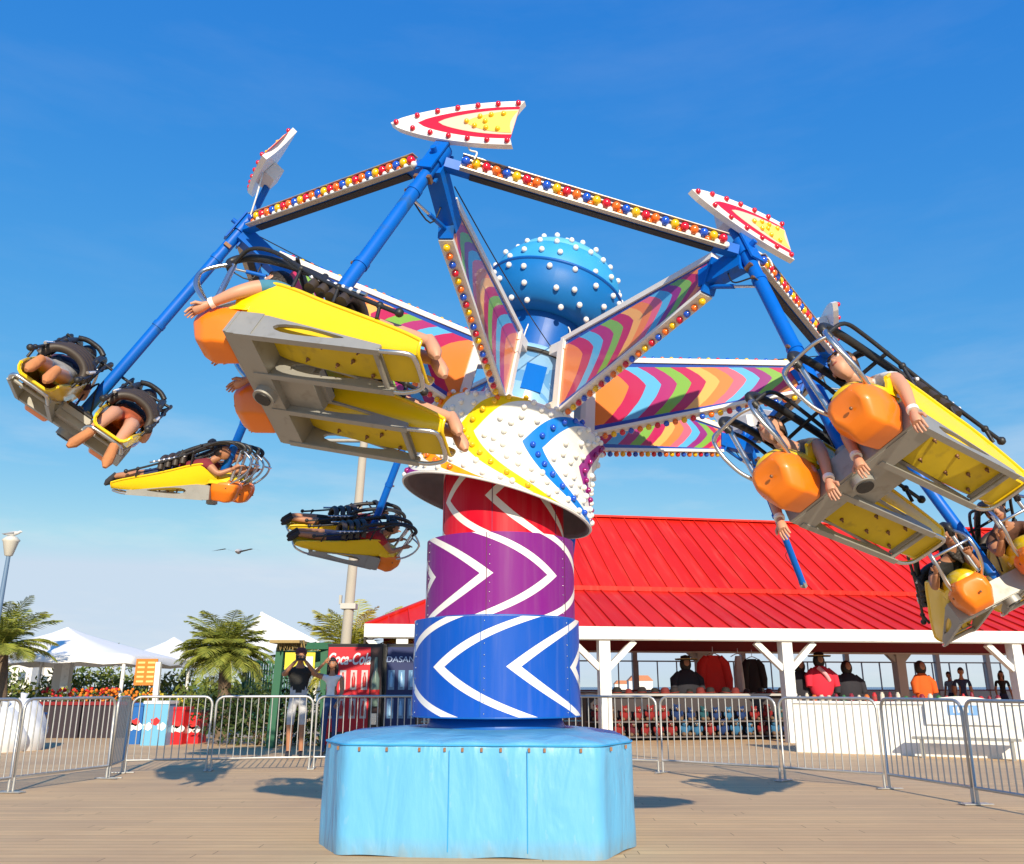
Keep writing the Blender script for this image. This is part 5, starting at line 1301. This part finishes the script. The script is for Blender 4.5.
# shade sail behind the middle palm
pts = [at(262, 612, 32), at(318, 641, 30), at(250, 657, 29), at(233, 645, 34)]
root = thing('shade_sail', 'white shade sail stretched behind the middle palm', 'shade sail', (pts[0].x, 31, 0))
mb = MB(); vs = []
for i in range(9):
    for j in range(9):
        u, v = i / 8, j / 8; q = pts[0].lerp(pts[1], u).lerp(pts[3].lerp(pts[2], u), v); vs.append(q - Vector((0, 0, .25 * math.sin(PI * u) * math.sin(PI * v))))
mb.add(vs, [(i * 9 + j, (i + 1) * 9 + j, (i + 1) * 9 + j + 1, i * 9 + j + 1) for i in range(8) for j in range(8)], TW, True); obj('fabric', mb, root, world=True)
for q in pts[:2]: mb = MB(); mb.tube([(q.x, q.y, 0), q], .06, WHITE, 8); obj('mast', mb, root, world=True)

# ================================================================== PLANTS
def leafm(name, a, b, rough=.5):
    s = SH(name, rough, 0); oi = s.new('ShaderNodeNewGeometry'); s.ln(s.mix(oi.outputs['Random Per Island'], a, b), s.b.inputs['Base Color'])
    s.b.inputs['Specular IOR Level'].default_value = .3; return s.m
FROND = leafm('palm_leaf', (.14, .19, .03), (.36, .37, .07)); FRONDY = leafm('palm_leaf_yellow', (.22, .24, .02), (.50, .44, .06)); BUSH = leafm('bush_leaf', (.05, .09, .015), (.2, .23, .04)); BUSHD = leafm('hedge_leaf', (.015, .035, .01), (.06, .09, .02))
BARK = mat('palm_bark', (.16, .11, .07), .9, 0, .3, 12, bump=.8, bscale=14)
def palm(base, top, L, n, label, m_, seed, tr=.13, droop=1.0, spread=95):
    rg = random.Random(seed); root = thing('palm_tree', label, 'palm tree', base)
    mb = MB(); K = 10; pts = [base.lerp(top, i / K) + Vector((math.sin(i / K * 2.5) * .05, 0, 0)) for i in range(K + 1)]; mb.tube(pts, [tr * (1.25 - .35 * i / K) * (1 + .05 * (i % 2)) for i in range(K + 1)], BARK, 12); obj('trunk', mb, root, world=True)
    mb = MB()
    for i in range(n):
        az = 2 * PI * (i * .618) + rg.uniform(-.2, .2); el = R(82) - (i / n) ** .9 * R(spread) + rg.uniform(-.1, .1); l = L * rg.uniform(.8, 1.08)
        h = Vector((math.cos(az), math.sin(az), 0)); sd = Vector((-h.y, h.x, 0)); P_ = [top.copy()]; e = el; S_ = 14
        for q in range(S_): e -= (droop * (.05 + .09 * q / S_)) * (1.2 - .3 * math.sin(max(0, el))); P_.append(P_[-1] + (h * math.cos(e) + Vector((0, 0, math.sin(e)))) * l / S_)
        mb.tube(P_, [.018 * (1 - .9 * q / S_) + .002 for q in range(S_ + 1)], m_, 4, caps=False)
        for q in range(1, S_ + 1):
            for hh in (0, .25, .5, .75):
                if q == S_ and hh: continue
                p0 = P_[q].lerp(P_[min(q + 1, S_)], hh); t = (P_[q] - P_[q - 1]).normalized(); ll_ = l * .30 * math.sin(PI * min(1, (q + hh) / S_ * .86 + .12)) ** .7
                nn = sd.cross(t)
                for s_ in (-1, 1):
                    d_ = (sd * s_ * .8 + t * .65 + nn * rg.uniform(-.25, .1) - Vector((0, 0, .25))).normalized(); wv = t * .010 * (L / 1.5) ** .5
                    mid = p0 + d_ * ll_ * .55; tip = p0 + d_ * ll_ - Vector((0, 0, .12 * ll_)); mb.add([p0 - wv * .6, p0 + wv * .6, mid + wv, tip, mid - wv], [(0, 1, 2, 3, 4)], m_)
    obj('crown', mb, root, world=True); return root
def groundpt(px, Y): a = at(px, 700, Y); a.z = 0; return a
palm(groundpt(224, 22), at(224, 655, 22), 1.36, 64, 'round-headed palm with a short trunk left of the man in black', FROND, 3, .15, .85, 88)
palm(groundpt(350, 24), at(352, 662, 24), 2.0, 40, 'tall yellow-green palm behind the light pole and red roof', FRONDY, 8, .14, .7)
palm(groundpt(0, 21), at(0, 648, 21), 1.45, 30, 'palm with upright fronds under the street lamp at the left edge', FROND, 21, .16, .7, 75)
palm(groundpt(300, 34), at(302, 668, 34), 1.6, 24, 'small distant palm fronds above the green kiosk', FROND, 33, .14, 1)
def bush(c, rx, ry, h, n, m_, name, label, cat='bush', seed=1, lf=.09, flower=None):
    rg = random.Random(seed); root = thing(name, label, cat, c); mb = MB()
    for i in range(9): a_ = rg.uniform(0, 6.28); mb.tube([c, c + Vector((rx * .3 * math.cos(a_), ry * .3 * math.sin(a_), h * .4)), c + Vector((rx * .7 * math.cos(a_), ry * .7 * math.sin(a_), h * .8))], [.02, .014, .005], BARK, 5, caps=False)
    obj('stem', mb, root, world=True); mb = MB()
    cl = [(rg.uniform(-.8, .8) * rx, rg.uniform(-.8, .8) * ry, rg.uniform(.25, .85) * h) for _ in range(14)]
    for i in range(n):
        a_, b_, r_ = rg.uniform(0, 2 * PI), rg.uniform(-1, 1), rg.uniform(.55, 1.05)
        if i % 2: q = cl[rg.randrange(14)]; v = Vector(q) + Vector((rg.gauss(0, .22) * rx, rg.gauss(0, .22) * ry, rg.gauss(0, .16) * h))
        else: v = Vector((rx * r_ * math.cos(a_) * (1 - b_ * b_) ** .4, ry * r_ * math.sin(a_) * (1 - b_ * b_) ** .4, h * .5 + h * .5 * b_ * r_))
        if v.z < .02: v.z = .02 + rg.random() * .1
        v = c + v; t = Vector((rg.uniform(-1, 1), rg.uniform(-1, 1), rg.uniform(-.2, 1.2))).normalized(); w_ = t.cross(Vector((rg.uniform(-1, 1), rg.uniform(-1, 1), rg.uniform(-1, 1)))).normalized(); s_ = lf * rg.uniform(.6, 1.3)
        mb.add([v - t * s_, v + w_ * s_ * .4, v + t * s_, v - w_ * s_ * .4], [(0, 1, 2, 3)], m_)
    obj('foliage', mb, root, world=True)
    if flower:
        mb = MB()
        for i in range(flower[1]): a_ = rg.uniform(0, 2 * PI); r_ = rg.random() ** .5; mb.ball(c + Vector((rx * r_ * math.cos(a_), ry * r_ * math.sin(a_), h * rg.uniform(.75, 1.02))), rg.uniform(.03, .055), flower[0], 6, 4)
        obj('flowers', mb, root, world=True, kind='stuff')
    return root
FR_, FO_, FY_ = mat('flower_red', (.6, .02, .02), .7), mat('flower_orange', (.75, .2, .01), .7), mat('flower_yellow', (.75, .55, .04), .7)
for px, Y, rx, h, mm, lab, sd in ((-5, 30, 1.2, 1.9, BUSH, 'green bush under the left palm', 1), (52, 29, .7, 1.7, BUSH, 'upright green bush left of the first canopy mast', 2), (100, 30, 1.5, 1.95, BUSH, 'spreading grey-green bush under the first canopy', 3),
                            (140, 33, 1.0, 1.4, BUSHD, 'dark low bush between the two canopies', 4), (188, 29, 1.5, 1.75, BUSH, 'broad green bush under the second canopy', 5), (215, 27, 1.4, 1.3, BUSH, 'rounded bush at the foot of the middle palm', 6), (254, 27, .9, 1.6, BUSH, 'yellowish bush in front of the green slatted fence', 7)):
    bush(groundpt(px, Y), rx, 1.0, h, int(900 * rx), mm, 'bush', lab, seed=sd, lf=.11)
for px, Y, rx, h, fl_, lab, sd in ((25, 23.5, 1.3, 1.15, (FY_, 40), 'flower bed of yellow blooms at far left', 11), (78, 23.5, 1.0, 1.15, (FR_, 60), 'flower bed of red blooms below the canopy mast', 12), (112, 23.5, 1.1, 1.12, (FO_, 90), 'flower bed of orange blooms right of the red one', 13), (162, 24, .9, 1.05, (FY_, 30), 'flower bed of yellow blooms behind the blue bin', 14)):
    bush(groundpt(px, Y), rx, .5, h, int(700 * rx), BUSH, 'flower_bed', lab, 'flower bed', sd, .07, fl_)
bush(groundpt(262, 19.5), 1.45, .5, 1.25, 2600, BUSHD, 'hedge', 'dark clipped hedge behind the barrier left of the man in black', 'hedge', 31, .07)

# ================================================================== GREEN KIOSK AND FENCE, LEFT
GRN = mat('green_paint', (.02, .12, .06), .55, 0, .1, 5); THA = mat('straw', (.35, .25, .1), .9, 0, .3, 20, bump=.8, bscale=30)
k0 = groundpt(276, 18.6); root = thing('kiosk', 'green timber kiosk frame with a straw fringed roof behind the man in black', 'kiosk', k0)
for a_, b_ in (((274, 18.6), (281, 18.6)), ((327, 19.2), (325, 19.2))):
    p = groundpt(a_[0], a_[1]); q = at(b_[0], 648, b_[1]); mb = MB(); mb.beam(p, q, .16, .16, GRN, Vector((0, 1, 0))); obj('post', mb, root, world=True)
mb = MB(); p, q = at(280, 646, 18.6), at(330, 646, 19.2); mb.beam(p, q, .2, .14, GRN); p, q = at(283, 659, 19.4), at(328, 659, 19.6); mb.beam(p, q, .1, .35, GRN)
obj('beam', mb, root, world=True)
mb = MB(); rg = random.Random(4)
for i in range(160): p = at(278 + rg.random() * 26, 645, 18.3 + rg.random() * .7); mb.tube([p + Vector((0, 0, .1)), p + Vector((rg.uniform(-.05, .05), 0, -.06 - .06 * rg.random()))], .012, THA, 3, caps=False)
mb.box(at(290, 642.5, 18.6), (.62, .9, .06), THA); obj('straw_roof', mb, root, world=True)
mb = MB(); c_ = at(300, 661, 18.2); mb.box(c_, (.62, .03, .34), mat('sign_yellow_board', (.75, .62, .03), .5)); mb.box(c_ + Vector((.2, -.02, -.02)), (.14, .01, .22), WHITE)
o = single('kiosk_sign', mb, 'yellow board mounted behind the head of the man in black', 'sign')
root = thing('slatted_fence', 'green slatted fence section left of the kiosk', 'fence', groundpt(243, 24))
mb = MB()
for i in range(22): p = at(244 + i * 2.6, 666, 24); mb.box((p.x, p.y, 1.15), (.045, .03, 1.5), GRN)
obj('slats', mb, root, world=True); mb = MB(); a, b = at(243, 659, 24), at(302, 659, 24)
for z in (.5, 1.85): mb.beam((a.x, 24.04, z), (b.x, 24.04, z), .04, .07, GRN)
obj('rail', mb, root, world=True)
for px in (243, 302): mb = MB(); p = groundpt(px, 24.1); mb.box((p.x, p.y, 1.0), (.09, .09, 2.0), GRN); obj('post', mb, root, world=True)
# orange price board
c_ = at(146, 672, 21.5); root = thing('menu_board', 'orange menu board on a white post behind the barrier', 'sign', (c_.x, c_.y, 0))
mb = MB(); mb.box(c_, (.52, .04, .62), mat('board_orange', (.7, .2, .02), .5)); obj('board', mb, root, world=True)
mb = MB()
for i in range(5):
    for j in range(2): mb.box(c_ + Vector((-.12 + .24 * j, -.025, .22 - .11 * i)), (.17, .006, .045), mat('board_yellow_print', (.8, .6, .2), .5))
obj('printed_lines', mb, root, world=True)
mb = MB(); p = at(156, 700, 21.4); mb.beam((p.x, 21.42, 0), at(159, 662, 21.42), .12, .1, WHITE, Vector((0, 1, 0))); obj('post', mb, root, world=True)
# planter boxes, bins, sacks
DK = mat('planter_dark', (.03, .02, .03), .7, 0, .2, 4)
def planter(px0, px1, Y, lab, col, h=.85):
    a, b = groundpt(px0, Y), groundpt(px1, Y); mb = MB(); w_ = b.x - a.x; cx_ = (a.x + b.x) / 2
    root = thing('planter', lab, 'planter', (cx_, Y, 0)); mb.box((0, 0, h / 2), (w_, .6, h), col); obj('box', mb, root); mb = MB()
    for s_ in (-1, 1): mb.box((0, s_ * .31, h - .04), (w_ + .06, .05, .08), DRED)
    for s_ in (-1, 1): mb.box((s_ * (w_ / 2 + .01), 0, h - .04), (.05, .6, .08), DRED)
    obj('rim', mb, root); mb = MB()
    for i in range(int(w_ / .3)): mb.box((-w_ / 2 + .15 + .3 * i, -.305, h / 2), (.02, .012, h - .1), BLK)
    obj('battens', mb, root)
planter(32, 88, 22.4, 'long dark planter with a maroon rim below the canopy mast', DK); planter(91, 132, 22.4, 'dark planter with a maroon rim right of the longest one', DK)
def sack(px, Y, s_, lab, col, h=.9, seed=1):
    p = groundpt(px, Y); rg = random.Random(seed); mb = MB(); vs = []; nu, nv = 20, 12
    for i in range(nv + 1):
        t = i / nv; r_ = s_ * (.35 + .15 * math.sin(PI * min(1, t * 1.1 + .15))) * (1 if t < .82 else 1 - 2.8 * (t - .82))
        for j in range(nu): a_ = 2 * PI * j / nu; k_ = 1 + .08 * math.sin(3 * a_ + 4 * t + seed) + .05 * math.sin(7 * a_ + 9 * t); vs.append(p + Vector((r_ * k_ * math.cos(a_), r_ * k_ * math.sin(a_), h * t)))
    mb.add(vs, [(i * nu + j, i * nu + (j + 1) % nu, (i + 1) * nu + (j + 1) % nu, (i + 1) * nu + j) for i in range(nv) for j in range(nu)], col, True); mb.add(vs[-nu:], [tuple(range(nu))], col)
    mb.tube([p + Vector((0, 0, h)), p + Vector((.02, 0, h + .1))], [.05, .08], col, 8); return single('sack', mb, lab, 'sack')
PL = mat('white_sack', (.7, .72, .76), .5, 0, .06, 4); sack(6, 17.6, 1.05, 'white plastic sack nearest the left photo edge', PL, .82, 1); sack(23, 18.0, 1.1, 'taller white plastic sack beside the planter', PL, .98, 2)
mb = MB(); p = groundpt(35, 18.6); mb.box(p + Vector((0, 0, .33)), (.36, .36, .66), mat('crate_blue', (.01, .12, .4), .5)); mb.box(p + Vector((0, 0, .67)), (.4, .4, .04), MATS['crate_blue']); single('storage_bin', mb, 'narrow blue bin right of the white sacks', 'bin')
def cooler(px0, px1, Y, h, col, col2, lab):
    a, b = groundpt(px0, Y), groundpt(px1, Y); w_ = b.x - a.x; root = thing('drink_cooler', lab, 'cooler', ((a.x + b.x) / 2, Y, 0))
    mb = MB(); mb.box((0, 0, h / 2), (w_, .5, h), col); obj('tub', mb, root); mb = MB(); mb.box((0, 0, h + .03), (w_ + .04, .54, .06), col2); obj('lid', mb, root)
    mb = MB(); rg = random.Random(int(px0)); 
    ol_ = [((.13 + .04 * math.sin(q * 2.1)) * math.cos(q / 10 * 2 * PI), (.10 + .03 * math.cos(q * 3)) * math.sin(q / 10 * 2 * PI)) for q in range(10)]
    for i in range(3): mb.prism(ol_, .006, [WHITE, FR_, WHITE][i], Matrix.Translation((-w_ * .28 + i * w_ * .28, -.253, h * (.45 + .12 * (i % 2)))) @ Matrix.Rotation(PI / 2, 4, 'X') @ Matrix.Scale(.75, 4))
    obj('printed_pattern', mb, root); return root
cooler(136, 149, 20.0, .8, MATS['crate_blue'], MATS['crate_blue'], 'plain blue ice tub left of the patterned cooler')
cooler(150, 174, 19.6, .85, mat('cooler_pale_blue', (.15, .42, .65), .4), WHITE, 'pale blue cooler with white and red pattern behind the barrier')
cooler(177, 190, 19.9, .72, mat('cooler_red', (.55, .01, .015), .4), mat('cooler_red', (0, 0, 0)), 'bright red cooler right of the patterned one'); cooler(192, 206, 20.2, .66, mat('cooler_red', (0, 0, 0)), DK, 'red cooler with dark lid nearest the hedge')
# far buildings and umbrellas on the beach
FW_ = mat('far_building_white', (.7, .68, .64), .7); FWN = mat('far_window', (.1, .14, .18), .3)
for px0, px1, Y, h, lab in ((8, 40, 78, 3.6, 'long pale beach building far behind the first canopy'), (44, 60, 80, 3.0, 'small pale hut far behind the first canopy')):
    a, b = groundpt(px0, Y), groundpt(px1, Y); root = thing('beach_building', lab, 'building', ((a.x + b.x) / 2, Y, 0)); w_ = b.x - a.x
    mb = MB(); mb.box((0, 0, h / 2), (w_, 4, h), FW_); obj('wall', mb, root); mb = MB(); mb.prism([(-w_ / 2 - .3, 0), (w_ / 2 + .3, 0), (w_ / 4, 1.0), (-w_ / 4, 1.0)], 4.4, SHADEW, Matrix.Translation((0, 2.2, h)) @ Matrix.Rotation(PI / 2, 4, 'X')); obj('roof', mb, root)
    for i in range(int(w_ / 1.2)): mb = MB(); mb.box((-w_ / 2 + .8 + i * 1.2, -2.01, h * .55), (.6, .04, .9), FWN); obj('window', mb, root)
# distant ships seen under the roof
for px, Y, s_, lab in ((640, 300, 5, 'pale pier shed on the water seen through the pavilion at left'), (622, 320, 3.5, 'small pale pier hut left of the longer shed')):
    p = at(px, 690, Y); p.z = 0; root = thing('pier_shed', lab, 'building', p); mb = MB(); mb.box((0, 0, s_ * .32), (s_ * 1.6, s_, s_ * .64), FW_); obj('wall', mb, root)
    mb = MB(); mb.prism([(-s_ * .85, 0), (s_ * .85, 0), (s_ * .5, s_ * .35), (-s_ * .5, s_ * .35)], s_ * 1.05, mat('far_roof_terracotta', (.5, .2, .1), .8), Matrix.Translation((0, s_ * .52, s_ * .64)) @ Matrix.Rotation(PI / 2, 4, 'X')); obj('roof', mb, root)
